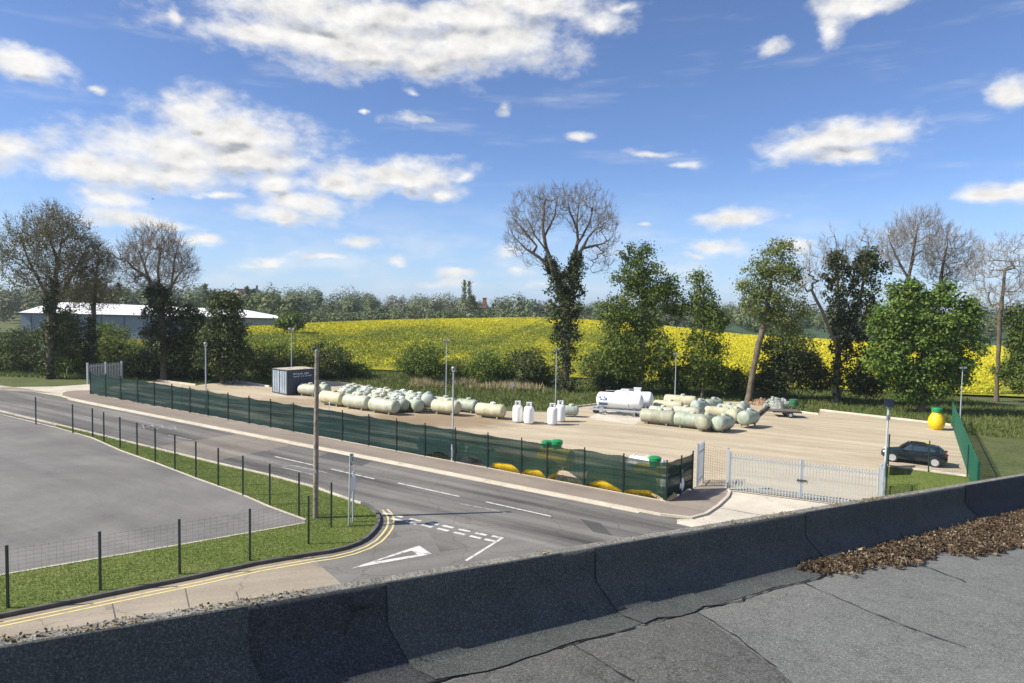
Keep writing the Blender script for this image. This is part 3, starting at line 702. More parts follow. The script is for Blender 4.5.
# felt lengths laid over the deck, with lapped edges; seams seen in the photograph
seam = []
for pts in ([(697, 613), (735, 637), (775, 668)], [(802, 583), (848, 603), (900, 625), (966, 648)], [(563, 640), (600, 662), (634, 683)], [(880, 562), (930, 569), (967, 583)]):
    seam.append([rpx(*p)[:2] for p in pts])
m = MB(); brown = [rpx(px, py) for px, py in ((566, 645), (697, 613.5), (775, 668), (800, 690), (620, 690), (440, 690), (447, 683))]
m.slab([RP(l, a, 0.004) for l, a, _ in brown], 0.004); m.obj('felt_patch', MT['felt_brown'], bld)
rs = random.Random(4)
def bead(mb, pts, wd, h):
    """ragged bitumen line along the roof"""
    P = []
    for (l0, a0), (l1, a1) in zip(pts[:-1], pts[1:]):
        k = max(2, int(math.hypot(l1 - l0, a1 - a0) / 0.06))
        for i in range(k): P.append((l0 + (l1 - l0) * i / k, a0 + (a1 - a0) * i / k))
    P.append(pts[-1])
    Q = [(l + rs.gauss(0, .006), a + rs.gauss(0, .006), wd * rs.uniform(.3, 1.3)) for l, a in P]
    for (l0, a0, w0), (l1, a1, w1) in zip(Q[:-1], Q[1:]):
        t = np.array([l1 - l0, a1 - a0]); t /= max(1e-6, np.linalg.norm(t)); n = np.array([-t[1], t[0]])
        mb.add([RP(l0 - n[0] * w0, a0 - n[1] * w0, h), RP(l1 - n[0] * w1, a1 - n[1] * w1, h), RP(l1 + n[0] * w1, a1 + n[1] * w1, h), RP(l0 + n[0] * w0, a0 + n[1] * w0, h)], [(0, 1, 2, 3)])
for s in seam: m = MB(); bead(m, s, 0.006, 0.0075); m.obj('seam', MT['bitumen'], bld)
# parapet core and cap
m = MB()
prof = [(A_ + .004, 0), (A_ + .004, PT - .01), (A_ + .02, PT), (A_ + PW - .02, PT + .004), (A_ + PW, PT - .015), (A_ + PW, -.6)]
for l0, l1 in ((LW, RW),):
    vs = [RP(l0, a, h) for a, h in prof] + [RP(l1, a, h) for a, h in prof]; n = len(prof)
    m.add(vs, [(i, i + 1, i + 1 + n, i + n) for i in range(n - 1)] + [tuple(range(n)), tuple(range(n, 2 * n))])
m.obj('parapet', MT['cap'], bld)
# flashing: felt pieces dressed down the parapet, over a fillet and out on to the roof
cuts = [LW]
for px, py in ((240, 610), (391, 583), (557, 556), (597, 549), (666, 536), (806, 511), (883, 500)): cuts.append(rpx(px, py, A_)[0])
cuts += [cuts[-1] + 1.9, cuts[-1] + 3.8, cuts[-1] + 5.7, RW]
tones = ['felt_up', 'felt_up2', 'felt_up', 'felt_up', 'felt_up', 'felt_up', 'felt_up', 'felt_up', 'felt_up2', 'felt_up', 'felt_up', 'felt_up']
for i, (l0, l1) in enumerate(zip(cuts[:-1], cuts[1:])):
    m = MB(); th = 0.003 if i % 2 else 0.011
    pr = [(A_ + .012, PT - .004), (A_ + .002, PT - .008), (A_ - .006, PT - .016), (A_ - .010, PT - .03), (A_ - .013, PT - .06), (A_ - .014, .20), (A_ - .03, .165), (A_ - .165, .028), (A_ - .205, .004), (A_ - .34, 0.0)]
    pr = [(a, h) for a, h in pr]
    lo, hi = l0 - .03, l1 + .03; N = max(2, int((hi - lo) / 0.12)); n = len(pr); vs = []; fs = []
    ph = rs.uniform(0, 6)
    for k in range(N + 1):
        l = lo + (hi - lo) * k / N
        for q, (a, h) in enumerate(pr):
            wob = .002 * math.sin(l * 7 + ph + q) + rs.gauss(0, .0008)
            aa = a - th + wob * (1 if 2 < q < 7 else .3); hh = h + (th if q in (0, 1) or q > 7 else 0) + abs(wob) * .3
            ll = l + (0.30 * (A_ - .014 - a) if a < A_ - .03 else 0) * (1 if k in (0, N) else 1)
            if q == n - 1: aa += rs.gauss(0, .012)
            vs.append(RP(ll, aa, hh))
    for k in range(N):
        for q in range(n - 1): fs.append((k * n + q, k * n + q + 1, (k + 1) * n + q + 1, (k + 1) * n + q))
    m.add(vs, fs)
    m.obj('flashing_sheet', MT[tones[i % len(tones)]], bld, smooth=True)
m = MB()
bead(m, [(LW, A_ - .355)] + [(l, A_ - .355 + rs.gauss(0, .010)) for l in np.arange(LW + .3, RW, .3)], 0.007, 0.0085)
m.obj('lap_bead', MT['bitumen'], bld)
# splits in the old felt of the dark sheets
m = MB()
def split_line(pts, wd):
    P = [rpx(px, py, A_ - .024) for px, py in pts]
    Q = []
    for p0, p1 in zip(P[:-1], P[1:]):
        for t in np.linspace(0, 1, 6)[:-1]: Q.append((p0[0] + (p1[0] - p0[0]) * t + rs.gauss(0, .006), p0[2] + (p1[2] - p0[2]) * t + rs.gauss(0, .004)))
    Q.append((P[-1][0], P[-1][2]))
    for (l0, h0), (l1, h1) in zip(Q[:-1], Q[1:]):
        a = wd * rs.uniform(.4, 1.2); dl, dh = (0, a) if abs(l1 - l0) > abs(h1 - h0) else (a, 0)
        m.add([RP(l0 - dl, A_ - .034, h0 - dh), RP(l0 + dl, A_ - .034, h0 + dh), RP(l1 + dl, A_ - .034, h1 + dh), RP(l1 - dl, A_ - .034, h1 - dh)], [(0, 1, 2, 3)])
split_line([(344, 640), (347, 622), (354, 611), (362, 607), (375, 606)], 0.006); split_line([(354, 611), (346, 603), (342, 598)], 0.004)
m.obj('felt_split', MT['bitumen'], bld)

rng = np.random.default_rng(11)
def rand_quads(C, size, rng, updir=0.0, aspect=0.6, out=None, k=1.5):
    """leaf shaped quads at C with random orientation"""
    N = len(C); d = rng.normal(size=(N, 3)); d[:, 2] += updir
    if out is not None: d = d + out * k
    d /= np.linalg.norm(d, axis=1, keepdims=True)
    a = np.cross(d, rng.normal(size=(N, 3))); a /= np.linalg.norm(a, axis=1, keepdims=True); b = np.cross(d, a)
    s = (np.asarray(size) * rng.uniform(.7, 1.3, N))[:, None]
    V = np.stack([C - a * s, C - b * s * aspect + d * s * .12, C + a * s, C + b * s * aspect + d * s * .12], 1)
    return V
# dead leaves and moss drifted against the parapet
from mathutils.geometry import tessellate_polygon
def inside(pts, x, y):
    r = np.zeros(len(x), bool); n = len(pts); j = n - 1
    for i in range(n):
        xi, yi = pts[i]; xj, yj = pts[j]
        c = ((yi > y) != (yj > y)) & (x < (xj - xi) * (y - yi) / (yj - yi + 1e-12) + xi); r ^= c; j = i
    return r
area = [rpx(*p)[:2] for p in ((797, 571), (806, 560), (830, 551), (870, 541), (906, 534), (967, 521), (1030, 506), (1030, 548), (967, 558), (938, 552), (925, 561), (900, 568), (880, 565), (850, 574), (825, 572))]
al = np.array(area)
N = 26000
l = rng.uniform(al[:, 0].min(), al[:, 0].max(), N); a = rng.uniform(al[:, 1].min(), al[:, 1].max(), N)
edge_n = np.array([rs.gauss(0, 1) for _ in range(N)]) * .05
k = inside([tuple(p) for p in area], l + edge_n, a + edge_n * .6); l, a = l[k], a[k]
l, a = l[:2600], a[:2600]
rad_ = np.clip(rng.lognormal(-3.75, .45, len(l)), .010, .060); per = (rad_ * 900).astype(int) + 4
idx = np.repeat(np.arange(len(l)), per); o = rng.normal(size=(len(idx), 3)); o /= np.linalg.norm(o, axis=1, keepdims=True); o[:, 2] = np.abs(o[:, 2])
q = o * rad_[idx][:, None] * rng.uniform(.55, 1.05, (len(idx), 1)); lift_ = rng.uniform(0, .018, len(l))[idx]
C = np.array([RP(x, y, .008 + z) for x, y, z in zip(l[idx] + q[:, 0], a[idx] + q[:, 1], q[:, 2] * .75 + lift_)])
tt = np.clip(rng.beta(1.3, 2.4, len(l))[idx] + rng.normal(0, .10, len(idx)) + (rng.uniform(size=len(idx)) < .05) * .5, 0, 1)
MT['litter'] = tint_leaf('dead_leaf_and_moss_litter', [(0.0, (0.028, 0.020, 0.013)), (0.4, (0.085, 0.058, 0.034)), (0.7, (0.17, 0.125, 0.08)), (1.0, (0.40, 0.35, 0.27))], 0, True, isl=.25)
quads_obj('leaf_litter', rand_quads(C, rng.uniform(.005, .014, len(C)), rng, .3, .7, o, 1.0), 4, MT['litter'], None, tt)['kind'] = 'stuff'
N = 320; l = rng.uniform(1.5, 9.0, N); a = rng.uniform(1.2, 2.75, N)
C = np.array([RP(x, y, .012) for x, y in zip(l, a)])
k = rng.uniform(size=N) < .35
quads_obj('loose_debris', rand_quads(C[k], rng.uniform(.003, .008, k.sum()), rng, 1.5), 4, MT['litter'], None, rng.uniform(0, 1, k.sum()))['kind'] = 'stuff'
# moss and grit on the cap
N = 9000; l = rng.uniform(-3, 13, N); a = A_ + rng.uniform(.005, .09, N)
dn = np.sin(l * 3.1) + np.sin(l * 7.7 + 1) + np.sin(l * 17 + 2) + 1.3 * np.sin(l * .9 + 2.4)
k = dn + rng.normal(0, .8, N) > np.where(l < 1.2, .2, 1.5); l, a = l[k], a[k]
C = np.array([RP(x, y, PT + abs(z)) for x, y, z in zip(l, a, rng.normal(.002, .004, len(l)))])
quads_obj('moss', rand_quads(C, rng.uniform(.003, .009, len(C)), rng, 0.8, .8), 4, MT['moss'])['kind'] = 'stuff'

# ------------------------------------------------------------------ fences
def span_pts(px, py): return G(px, py)
fn = empty('netted_fence', fb0, 'long green mesh fence covered with dark green windbreak netting beside the footway', 'fence')
post_px = [90.4, 105.7, 120.8, 137.7, 154.4, 172, 190, 208, 228, 249, 270.5, 293.3, 317.5, 342.2, 368.6, 396.4, 424.8, 455, 487.4, 521, 546.6, 583.8, 622.8, 665.8]
posts = [G(x, 395 + 0.18795 * (x - 90.4)) for x in post_px] + [G(680.5, 497), G(692, 491)]
FH = 2.25
f0 = np.asarray(fb0)
for p in posts:
    m = MB(); q = p - f0; m.box((q[0], q[1], q[2] + FH / 2), (0.07, 0.07, FH)); m.box((q[0], q[1], q[2] + FH + .01), (0.085, 0.085, 0.03)); m.obj('post', MT['dark_post'], fn)
rs = random.Random(8)
for i, (a, b) in enumerate(zip(posts[:-1], posts[1:])):
    a = a - f0; b = b - f0; nx, nz = 10, 8; vs = []; fs = []
    thin = i >= 17 and i < 24
    sag = rs.uniform(.02, .10) if i > 2 else rs.uniform(.1, .25); belly = rs.uniform(.03, .10); lift = rs.uniform(.02, .12) if i < 16 else rs.uniform(.35, .55)
    if i in (20,): lift = .62
    if i >= 23: lift = .12
    dxy = (b - a)[:2]; dxy /= np.linalg.norm(dxy); nrm = np.array([dxy[1], -dxy[0]])
    ph = rs.uniform(0, 6)
    for k in range(nx + 1):
        t = k / nx; base = lerp(a, b, t); topz = FH - 0.12 - sag * math.sin(PI * t) ** 2 - .02 * math.sin(t * 9 + ph); botz = 0.12 + lift * math.sin(PI * t) ** .7 + .04 * math.sin(t * 11 + ph)
        for q in range(nz + 1):
            s = q / nz; z = botz + (topz - botz) * s
            o = -.045 + belly * math.sin(PI * t) * math.sin(PI * s) * math.sin(3 * s + ph) - .02 * math.sin(9 * s + 7 * t + ph)
            vs.append((base[0] + nrm[0] * (-o * .6 - .05), base[1] + nrm[1] * (-o * .6 - .05), base[2] + z))
    for k in range(nx):
        for q in range(nz): fs.append((k * (nz + 1) + q, (k + 1) * (nz + 1) + q, (k + 1) * (nz + 1) + q + 1, k * (nz + 1) + q + 1))
    m = MB(); m.add(vs, fs); m.obj('netting', MT['net_thin' if thin else 'net'], fn, smooth=True)
def wires(poly_, h0, h1, dh, dv, r, parent, org, name='wire_mesh', mat=None):
    P0 = []; P1 = []
    for a, b in zip(poly_[:-1], poly_[1:]):
        a = np.asarray(a); b = np.asarray(b); L = np.linalg.norm((b - a)[:2])
        for z in np.arange(h0, h1 + 1e-3, dh): P0.append(a + [0, 0, z]); P1.append(b + [0, 0, z])
        if dv:
            for s in np.arange(dv, L, dv): p = lerp(a, b, s / L); P0.append(p + [0, 0, h0]); P1.append(p + [0, 0, h1])
    P0 = np.array(P0) - org; P1 = np.array(P1) - org
    return segs_obj(name, P0, P1, np.full(len(P0), r), np.full(len(P0), r), mat or MT['dark_post'], parent, n=3)
wires(posts, 0.12, FH - .05, 0.24, 0.25, 0.004, fn, f0)
# low kerb-side scraps: torn pale sheet and rolled net at the near corner
m = MB(); a, b = posts[23] - f0, posts[24] - f0
cvs = []
for k in range(7):
    t = k / 6; q = lerp(a, b, t); 
    for z in np.linspace(.15, 2.0, 6): cvs.append((q[0] + .12 + .05 * math.sin(5 * z + k), q[1] + .25, q[2] + z * (1 - .15 * t)))
m.add(cvs, [(k * 6 + j, k * 6 + j + 1, k * 6 + 7 + j, k * 6 + 6 + j) for k in range(6) for j in range(5)]); m.obj('torn_sheet', MT['pale_sheet'], fn)
m = MB(); c0 = G(650, 499.5) - f0; c1 = G(676, 504) - f0
pts = [lerp(c0, c1, t) + np.array([0, .35 * (1 - 4 * (t - .5) ** 2) * -1 + .3, .12 + .35 * (2 * t - 1) ** 2]) for t in np.linspace(0, 1, 9)]
m.tube(pts, 0.10, 7); m.obj('rolled_net', simple('tan_rolled_net', (0.34, 0.27, 0.14), 0.9, 0, 0.3, 4), fn, smooth=True)

# black mesh fence round the car park
bf_px = [(-45, 411), (-6, 415), (36, 424.5), (72.9, 433), (92.7, 437.7), (104, 442.5), (120.2, 448.3), (137.2, 455.3), (155.4, 462.5), (175, 470), (196, 478), (218.4, 486.2), (243, 495.6), (269.8, 505.2), (299, 516.3), (331.3, 528), (308.6, 544.8), (250, 561.4), (179.7, 575), (100.4, 591), (8, 609), (-90, 628)]
bpts = [G(*p) for p in bf_px]
bf = empty('mesh_fence', bpts[3], 'black weldmesh fence on slim posts round the grey car park', 'fence'); b0 = np.asarray(bpts[3])
for p in bpts:
    m = MB(); q = p - b0; hh = 2.0; m.box((q[0], q[1], q[2] + hh / 2), (0.065, 0.065, hh)); m.box((q[0], q[1], q[2] + hh + .005), (0.075, 0.075, 0.02)); m.obj('post', MT['dark_post'], bf)
wires(bpts, 0.05, 1.92, 0.13, 0.20, 0.0024, bf, b0)

# pales
def palisade(mb, a, b, h, pitch=0.155, wd=0.056, th=0.02):
    a = np.asarray(a, float); b = np.asarray(b, float); L = np.linalg.norm((b - a)[:2]); n = max(1, int(L / pitch)); d = (b - a) / L; ang = math.atan2(d[1], d[0]); R = Matrix.Rotation(ang, 3, 'Z')
    for i in range(n + 1):
        p = lerp(a, b, (i + .0) / n)
        pr = [(-wd / 2, 0), (wd / 2, 0), (wd / 2, h - .12), (wd * .2, h), (0, h - .07), (-wd * .2, h), (-wd / 2, h - .12)]
        vs = []
        for s in (-th / 2, th / 2):
            for x, z in pr: v = R @ Vector((x, s + (.012 if abs(x) < wd * .3 else 0), 0)); vs.append((p[0] + v.x, p[1] + v.y, p[2] + z + .06))
        k = len(pr); mb.add(vs, [tuple(range(k)), tuple(range(2 * k - 1, k - 1, -1))] + [(i_, (i_ + 1) % k, (i_ + 1) % k + k, i_ + k) for i_ in range(k)])
def rail(mb, a, b, z, s=0.05, off=0.035):
    a = np.asarray(a, float); b = np.asarray(b, float); d = b - a; L = np.linalg.norm(d); ang = math.atan2(d[1], d[0])
    c = (a + b) / 2; R = Matrix.Rotation(ang, 3, 'Z') @ Matrix.Rotation(-math.asin(d[2] / L), 3, 'Y'); o = R @ Vector((0, off, 0))
    mb.box((c[0] + o.x, c[1] + o.y, c[2] + z), (L, s * .8, s), R)
ga, gb = G(727, 489.6), G(880, 509.8)
gl = (gb - ga); gl /= np.linalg.norm(gl[:2]); GL = np.linalg.norm((gb - ga)[:2])
gt = empty('palisade_gate', ga, 'wide pale grey double leaf palisade gate across the yard entrance', 'gate')
o0 = np.asarray(ga)
for s in (0.0, GL):
    m = MB(); p = gl * s; m.box((p[0], p[1], p[2] + 1.2), (0.13, 0.13, 2.4), Matrix.Rotation(math.atan2(gl[1], gl[0]), 3, 'Z')); m.box((p[0], p[1], p[2] + 2.41), (0.15, 0.15, .03)); m.obj('gate_post', MT['pale_gate'], gt)
for s0, s1 in ((0.14, GL / 2 - .04), (GL / 2 + .04, GL - .14)):
    m = MB(); a, b = gl * s0, gl * s1; palisade(m, a + gl * .1, b - gl * .1, 2.1)
    lf = m.obj('gate_leaf', MT['pale_gate'], gt)
    m = MB()
    for z in (0.25, 1.85): rail(m, a, b, z, 0.06)
    for q in (a, b): m.box((q[0], q[1], q[2] + 1.15), (0.06, 0.06, 2.1))
    m.obj('leaf_frame', MT['pale_gate'], lf)
m = MB(); p = gl * (GL / 2); m.box((p[0], p[1] - .06, p[2] + 1.05), (0.5, 0.06, 0.10), Matrix.Rotation(math.atan2(gl[1], gl[0]), 3, 'Z')); m.obj('latch', MT['dkmetal'], gt)
# side panels of the entrance
pa, pb = G(697, 488), G(692.5, 490.8)
pl = empty('palisade_fence', pa, 'narrow galvanised palisade leaf folded back at the end of the netted fence', 'gate leaf')
m = MB(); q = G(700, 484.5) - pa; palisade(m, (0, 0, 0), q * 2.2, 2.4, 0.15); 
for z in (.4, 2.0): rail(m, (0, 0, 0), q * 2.2, z, .06)
m.obj('pales', MT['galv'], pl)
m = MB(); m.box((0, 0, 1.28), (0.12, 0.10, 2.56)); m.obj('panel_post', MT['galv'], pl)
wfa, wfb = G(703, 483), G(726, 488.6)
wf = empty('wire_fence', wfa, 'see-through wire mesh panel between the palisade leaf and the gate post', 'fence panel')
wires([wfa, wfb], 0.05, 2.3, 0.15, 0.15, 0.006, wf, np.asarray(wfa), mat=MT['earth'])
m = MB(); q = wfa - wfa; m.box((0, 0, 1.2), (.05, .05, 2.4)); m.obj('post', MT['galv_dark'], wf)
# short palisade return right of the gate, with green netting
ra, rb = G(882, 508), G(888, 466)
rp = empty('palisade_return', ra, 'short galvanised palisade return with dark netting right of the gate', 'fence')
m = MB(); d = rb - ra; palisade(m, d * .0, d * .45, 2.0, 0.17)
for z in (.4, 1.7): rail(m, d * 0, d * .45, z)
m.obj('pales', MT['galv'], rp)
m = MB(); m.box((d[0] * .48, d[1] * .48, d[2] * .48 + 1.1), (.08, .08, 2.2)); m.obj('post', MT['green_steel'], rp); m = MB(); m.box((d[0], d[1], d[2] + 1.1), (.08, .08, 2.2)); m.obj('post', MT['green_steel'], rp)
m = MB(); a, b = d * .72, d; m.add([a + [.05, 0, .1], b + [.05, 0, .1], b + [.05, 0, 1.9], a + [.05, 0, 1.5]], [(0, 1, 2, 3)]); m.obj('netting', MT['net'], rp)
# wire fence in front of the car
ca, cb = G(888, 466.5), G(967, 477)
cf = empty('wire_fence', ca, 'thin dark wire fence with one visible post in front of the parked car', 'fence')
cpp = [ca, G(928.3, 471.8), cb, G(1050, 489)]
for p in cpp[1:]:
    m = MB(); q = p - ca; m.box((q[0], q[1], q[2] + 1.05), (.055, .055, 2.1)); m.obj('post', MT['green_steel'], cf)
wires(cpp, 0.05, 2.0, 0.2, 0.15, 0.0022, cf, np.asarray(ca))
# green palisade at the right side of the yard
ea, eb, ec = G(951.5, 424.5), G(967.5, 474), G(976, 500)
gpf = empty('green_palisade_fence', ea, 'green palisade fence running away along the right edge of the yard', 'fence')
m = MB(); palisade(m, (0, 0, 0), ec - ea, 2.2, 0.15)
m.obj('pales', MT['green_pal'], gpf)
m = MB()
for z in (.4, 1.9): rail(m, (0, 0, 0), ec - ea, z)
m.obj('rails', MT['green_pal'], gpf)
for t in np.linspace(0, 1, 7):
    m = MB(); q = (ec - ea) * t; m.box((q[0] + .08, q[1], q[2] + 1.1), (.1, .08, 2.2)); m.obj('post', MT['green_pal'], gpf)
# pale gate at the far left
la, lb = G(88, 384.3), G(122, 381.8)
lg = empty('entrance_gate', la, 'pale grey palisade gate at the far left end of the netted fence', 'gate')
d = lb - la
m = MB(); palisade(m, d * .02, d, 2.1, 0.16)
for z in (.4, 1.9): rail(m, d * 0, d, z)
m.obj('pales', MT['galv'], lg)
for t in (0, .52, 1.0):
    m = MB(); q = d * t; m.box((q[0], q[1] - .05, q[2] + 1.15), (.16, .16, 2.3)); m.obj('gate_post', MT['pale_gate'], lg)

# ------------------------------------------------------------------ poles, lamps, signs
wp = G(315.5, 518.4)
tp = empty('telegraph_pole', wp, 'tall weathered timber pole standing in the grass verge', 'pole')
m = MB(); m.tube([(0, 0, 0), (.02, 0, 4), (.04, 0, 7.65)], [.125, .11, .085], 12); m.obj('shaft', MT['pole_wood'], tp, smooth=True)
m = MB(); m.lathe([(.10, 7.6), (.095, 7.68), (.03, 7.72)], 12, off=(.04, 0, 0)); m.obj('cap', MT['galv_dark'], tp)
m = MB(); m.box((.0, -.125, 2.2), (.12, .02, .16)); m.obj('number_plate', MT['galv'], tp)
for z in (3.2, 5.6):
    m = MB(); m.lathe([(.119 - .005 * z, z), (.119 - .005 * z, z + .05)], 12, off=(.02, 0, 0)); m.obj('steel_band', MT['galv'], tp)
def lamp(px, py, h, label, head='box'):
    p = G(px, py); e = empty('lamp_column', p, label, 'lamp post', group='grey street lighting columns')
    m = MB(); m.tube([(0, 0, 0), (0, 0, 1.2)], [.085, .085], 12); m.box((0, -.09, .6), (.12, .02, .5)); m.obj('base_section', MT['galv'], e, smooth=True)
    m = MB(); m.tube([(0, 0, 1.2), (0, 0, 1.3), (0, 0, h)], [.085, .055, .045], 12); m.obj('shaft', MT['galv'], e, smooth=True)
    m = MB(); m.lathe([(.05, h - .05), (.06, h), (.12, h + .10), (.15, h + .24), (.10, h + .32), (.02, h + .34)], 14); hd = m.obj('lantern', MT['galv_dark'], e, smooth=True)
    m = MB(); m.lathe([(.07, h + .005), (.125, h + .095), (.13, h + .10)], 14, off=(0, 0, -.012)); m.obj('lens', MT['lampglass'], hd)
    return e
lamp(206, 415.5, 5.75, 'grey lamp column at the back of the footway near the left end of the netted fence')
lamp(452.3, 462.6, 5.75, 'grey lamp column at the back of the footway by the middle of the netted fence')
p = G(883.5, 497); e = empty('solar_lamp_post', p, 'grey post with a dark tilted panel on top beside the gate', 'lamp post')
m = MB(); m.tube([(0, 0, 0), (0, 0, 1.1), (0, 0, 1.2), (.06, 0, 5.1)], [.09, .09, .06, .055], 12); m.obj('shaft', MT['pale_gate'], e, smooth=True)
m = MB(); m.box((.06, -.02, 5.35), (.50, .06, .46), Matrix.Rotation(rad(-25), 3, 'X') @ Matrix.Rotation(rad(8), 3, 'Y')); m.obj('panel', MT['solar'], e)
m = MB(); m.box((.06, 0, 5.12), (.14, .20, .10)); m.obj('bracket', MT['galv_dark'], e); m = MB(); m.box((.02, -.08, 4.55), (.16, .14, .26)); m.obj('control_box', MT['galv_dark'], e)
def mast(px, py, h, label, heads=2):
    p = G(px, py); e = empty('floodlight_mast', p, label, 'floodlight mast', group='thin masts along the back of the yard')
    m = MB(); m.tube([(0, 0, 0), (0, 0, 2.0), (0, 0, h)], [.07, .055, .04], 8); m.obj('shaft', MT['galv'], e, smooth=True)
    m = MB(); m.box((0, 0, h - .05), (.5, .05, .05)); m.obj('crossarm', MT['galv'], e)
    for s in (-1, 1)[:heads]:
        m = MB(); m.box((s * .22, -.1, h + .05), (.24, .12, .18), Matrix.Rotation(rad(-25), 3, 'X')); m.obj('floodlight', MT['galv_dark'], e)
mast(291.5, 390, 6.6, 'thin mast with two small floodlights rising behind the shipping container')
mast(446, 400.5, 6.2, 'thin mast with two small floodlights behind the end-on tanks of the left stack')
mast(555.5, 402, 5.6, 'thin mast with two small floodlights behind the white upright cylinders')
mast(674.8, 401, 5.3, 'thin mast with two small floodlights behind the yellowed tanks of the right stack')
mast(960, 421, 5.4, 'thin mast with two small floodlights beyond the green palisade fence at the right')
# traffic sign
sp = G(348.8, 526.3); e = empty('traffic_sign', sp, 'grey double post traffic sign with a round and a square plate on the verge corner', 'traffic sign')
m = MB(); m.tube([(0, 0, 0), (.06, 0, 3.25)], .045, 10); m.obj('tall_post', MT['galv'], e, smooth=True)
q = G(353, 522.6) - sp
m = MB(); m.tube([(q[0], q[1], 0), (q[0] + .02, q[1], 2.35)], .045, 10); m.obj('short_post', MT['galv'], e, smooth=True)
Rz = Matrix.Rotation(math.atan2(-.05, .99), 3, 'Z')
def disc(name, c, r, th, mat, parent, x0=0.0):
    m = MB(); vs = []; n = 24
    for s in (-th / 2, th / 2):
        for k in range(n): v = Rz @ Vector((s + x0, r * math.cos(2 * PI * k / n), r * math.sin(2 * PI * k / n))); vs.append(v + Vector(c))
    m.add(vs, [tuple(range(n)), tuple(range(n, 2 * n))] + [(k, (k + 1) % n, (k + 1) % n + n, k + n) for k in range(n)]); return m.obj(name, mat, parent)
c = Vector((.06, 0, 3.0)); rp_ = disc('round_plate', c, .25, .02, MT['sign_dark'], e, .07)
disc('plate_face', c, .195, .006, MT['sign_white'], rp_, .085); disc('plate_symbol', c, .10, .004, MT['blue_mark'], rp_, .092)
m = MB(); c = Vector((q[0] * .5 + .03, q[1] * .5, 1.85)); m.box(c + Rz @ Vector((.07, 0, 0)), (.02, .64, .64), Rz); sq = m.obj('square_plate', MT['sign_back'], e)
m = MB(); m.box(c + Rz @ Vector((.084, 0, 0)), (.006, .59, .59), Rz); m.obj('plate_face', MT['sign_white'], sq)
# small marker on the bank
p = G(512, 391); e = empty('marker_post', p, 'small pale marker plate on a stub post in the rough grass', 'marker')
m = MB(); m.box((0, 0, .35), (.06, .05, .7)); m.obj('stub', MT['galv'], e); m = MB(); m.box((0, -.04, .75), (.42, .03, .6)); m.obj('plate', MT['sign_back'], e)
# two short white markers behind the net
for px, py, lb_ in ((177, 411.5, 'short white post seen behind the netting near the left lamp column'), (324.5, 432, 'short white post seen behind the netting beside the timber pole')):
    p = G(px, py); p = p + np.array([.25, .42, 0]); m = MB(); m.box((0, 0, 1.08), (.07, .07, 2.16)); m.lathe([(.05, 2.16), (.03, 2.19), (.005, 2.2)], 8); o = m.obj('marker_post', MT['white']); o.location = p; tag(o, lb_, 'post')

# ------------------------------------------------------------------ container
cM, cL = G(287, 395.6), G(271, 392.2)
dd = (cL - cM)[:2]; wdt = np.linalg.norm(dd); ang = math.atan2(dd[1], dd[0]) - PI / 2
ct = empty('shipping_container', cM, 'dark blue shipping container with pale grey doors at the left of the yard', 'container', ang)
# local frame: +y along the door end (to the left), +x along the long side
CW, CLn, CH = 2.9, 3.5, 2.6
m = MB(); n = 44; vs = []; fs = []
for k in range(n + 1):
    x = .12 + (CLn - .24) * k / n; o = .035 if k % 4 in (1, 2) else 0
    vs += [(x, o, .16), (x, o, CH - .12), (x, CW - o, .16), (x, CW - o, CH - .12)]
for k in range(n):
    b_ = 4 * k; fs += [(b_, b_ + 4, b_ + 5, b_ + 1), (b_ + 2, b_ + 3, b_ + 7, b_ + 6)]
m.add(vs, fs); m.add([(CLn - .06, .05, .16), (CLn - .06, CW - .05, .16), (CLn - .06, CW - .05, CH - .1), (CLn - .06, .05, CH - .1)], [(0, 1, 2, 3)])
m.obj('side_panels', MT['cont_side'], ct)
m = MB()
for x in (.06, CLn - .06):
    for y in (.06, CW - .06): m.box((x, y, CH / 2), (.13, .13, CH))
for y in (.05, CW - .05):
    m.box((CLn / 2, y, .08), (CLn - .28, .10, .16)); m.box((CLn / 2, y, CH - .06), (CLn - .28, .08, .12))
for x in (.06, CLn - .06): m.box((x, CW / 2, .08), (.11, CW - .28, .15)); m.box((x, CW / 2, CH - .06), (.11, CW - .28, .11))
m.obj('frame', MT['cont_side'], ct)
m = MB(); m.box((CLn / 2, CW / 2, CH - .01), (CLn - .1, CW - .1, .04)); m.obj('roof', MT['cont_roof'], ct)
for s in (0, 1):
    m = MB(); y = CW * .25 + s * CW * .5; m.box((.035, y, CH / 2), (.05, CW / 2 - .16, CH - .34))
    for z in (.65, 1.25, 1.85): m.box((.005, y, z), (.02, CW / 2 - .2, .06))
    dr = m.obj('door', MT['cont_door'], ct)
    for o in (-.22, .22):
        m = MB(); m.tube([(-.03, y + o, .2), (-.03, y + o, CH - .2)], .022, 8); m.box((-.045, y + o + .08, 1.1), (.02, .22, .04)); m.obj('lock_bar', MT['galv'], dr)
# two lines of small white lettering too small to read: strokes only
m = MB(); r_ = random.Random(5)
for z, words, hh in ((2.16, (7, 4), .17), (1.90, (5, 2, 5), .12)):
    x = .75
    for wl in words:
        for _ in range(wl):
            m.box((x, -.012, z), (.035, .012, hh))
            m.box((x + .05, -.012, z + hh * r_.choice((-.42, 0, .42))), (.07, .012, .035))
            if r_.random() < .6: m.box((x + .10, -.012, z), (.04, .012, hh * r_.uniform(.5, 1)))
            x += .155
        x += .14
m.obj('lettering', MT['letter'], ct)

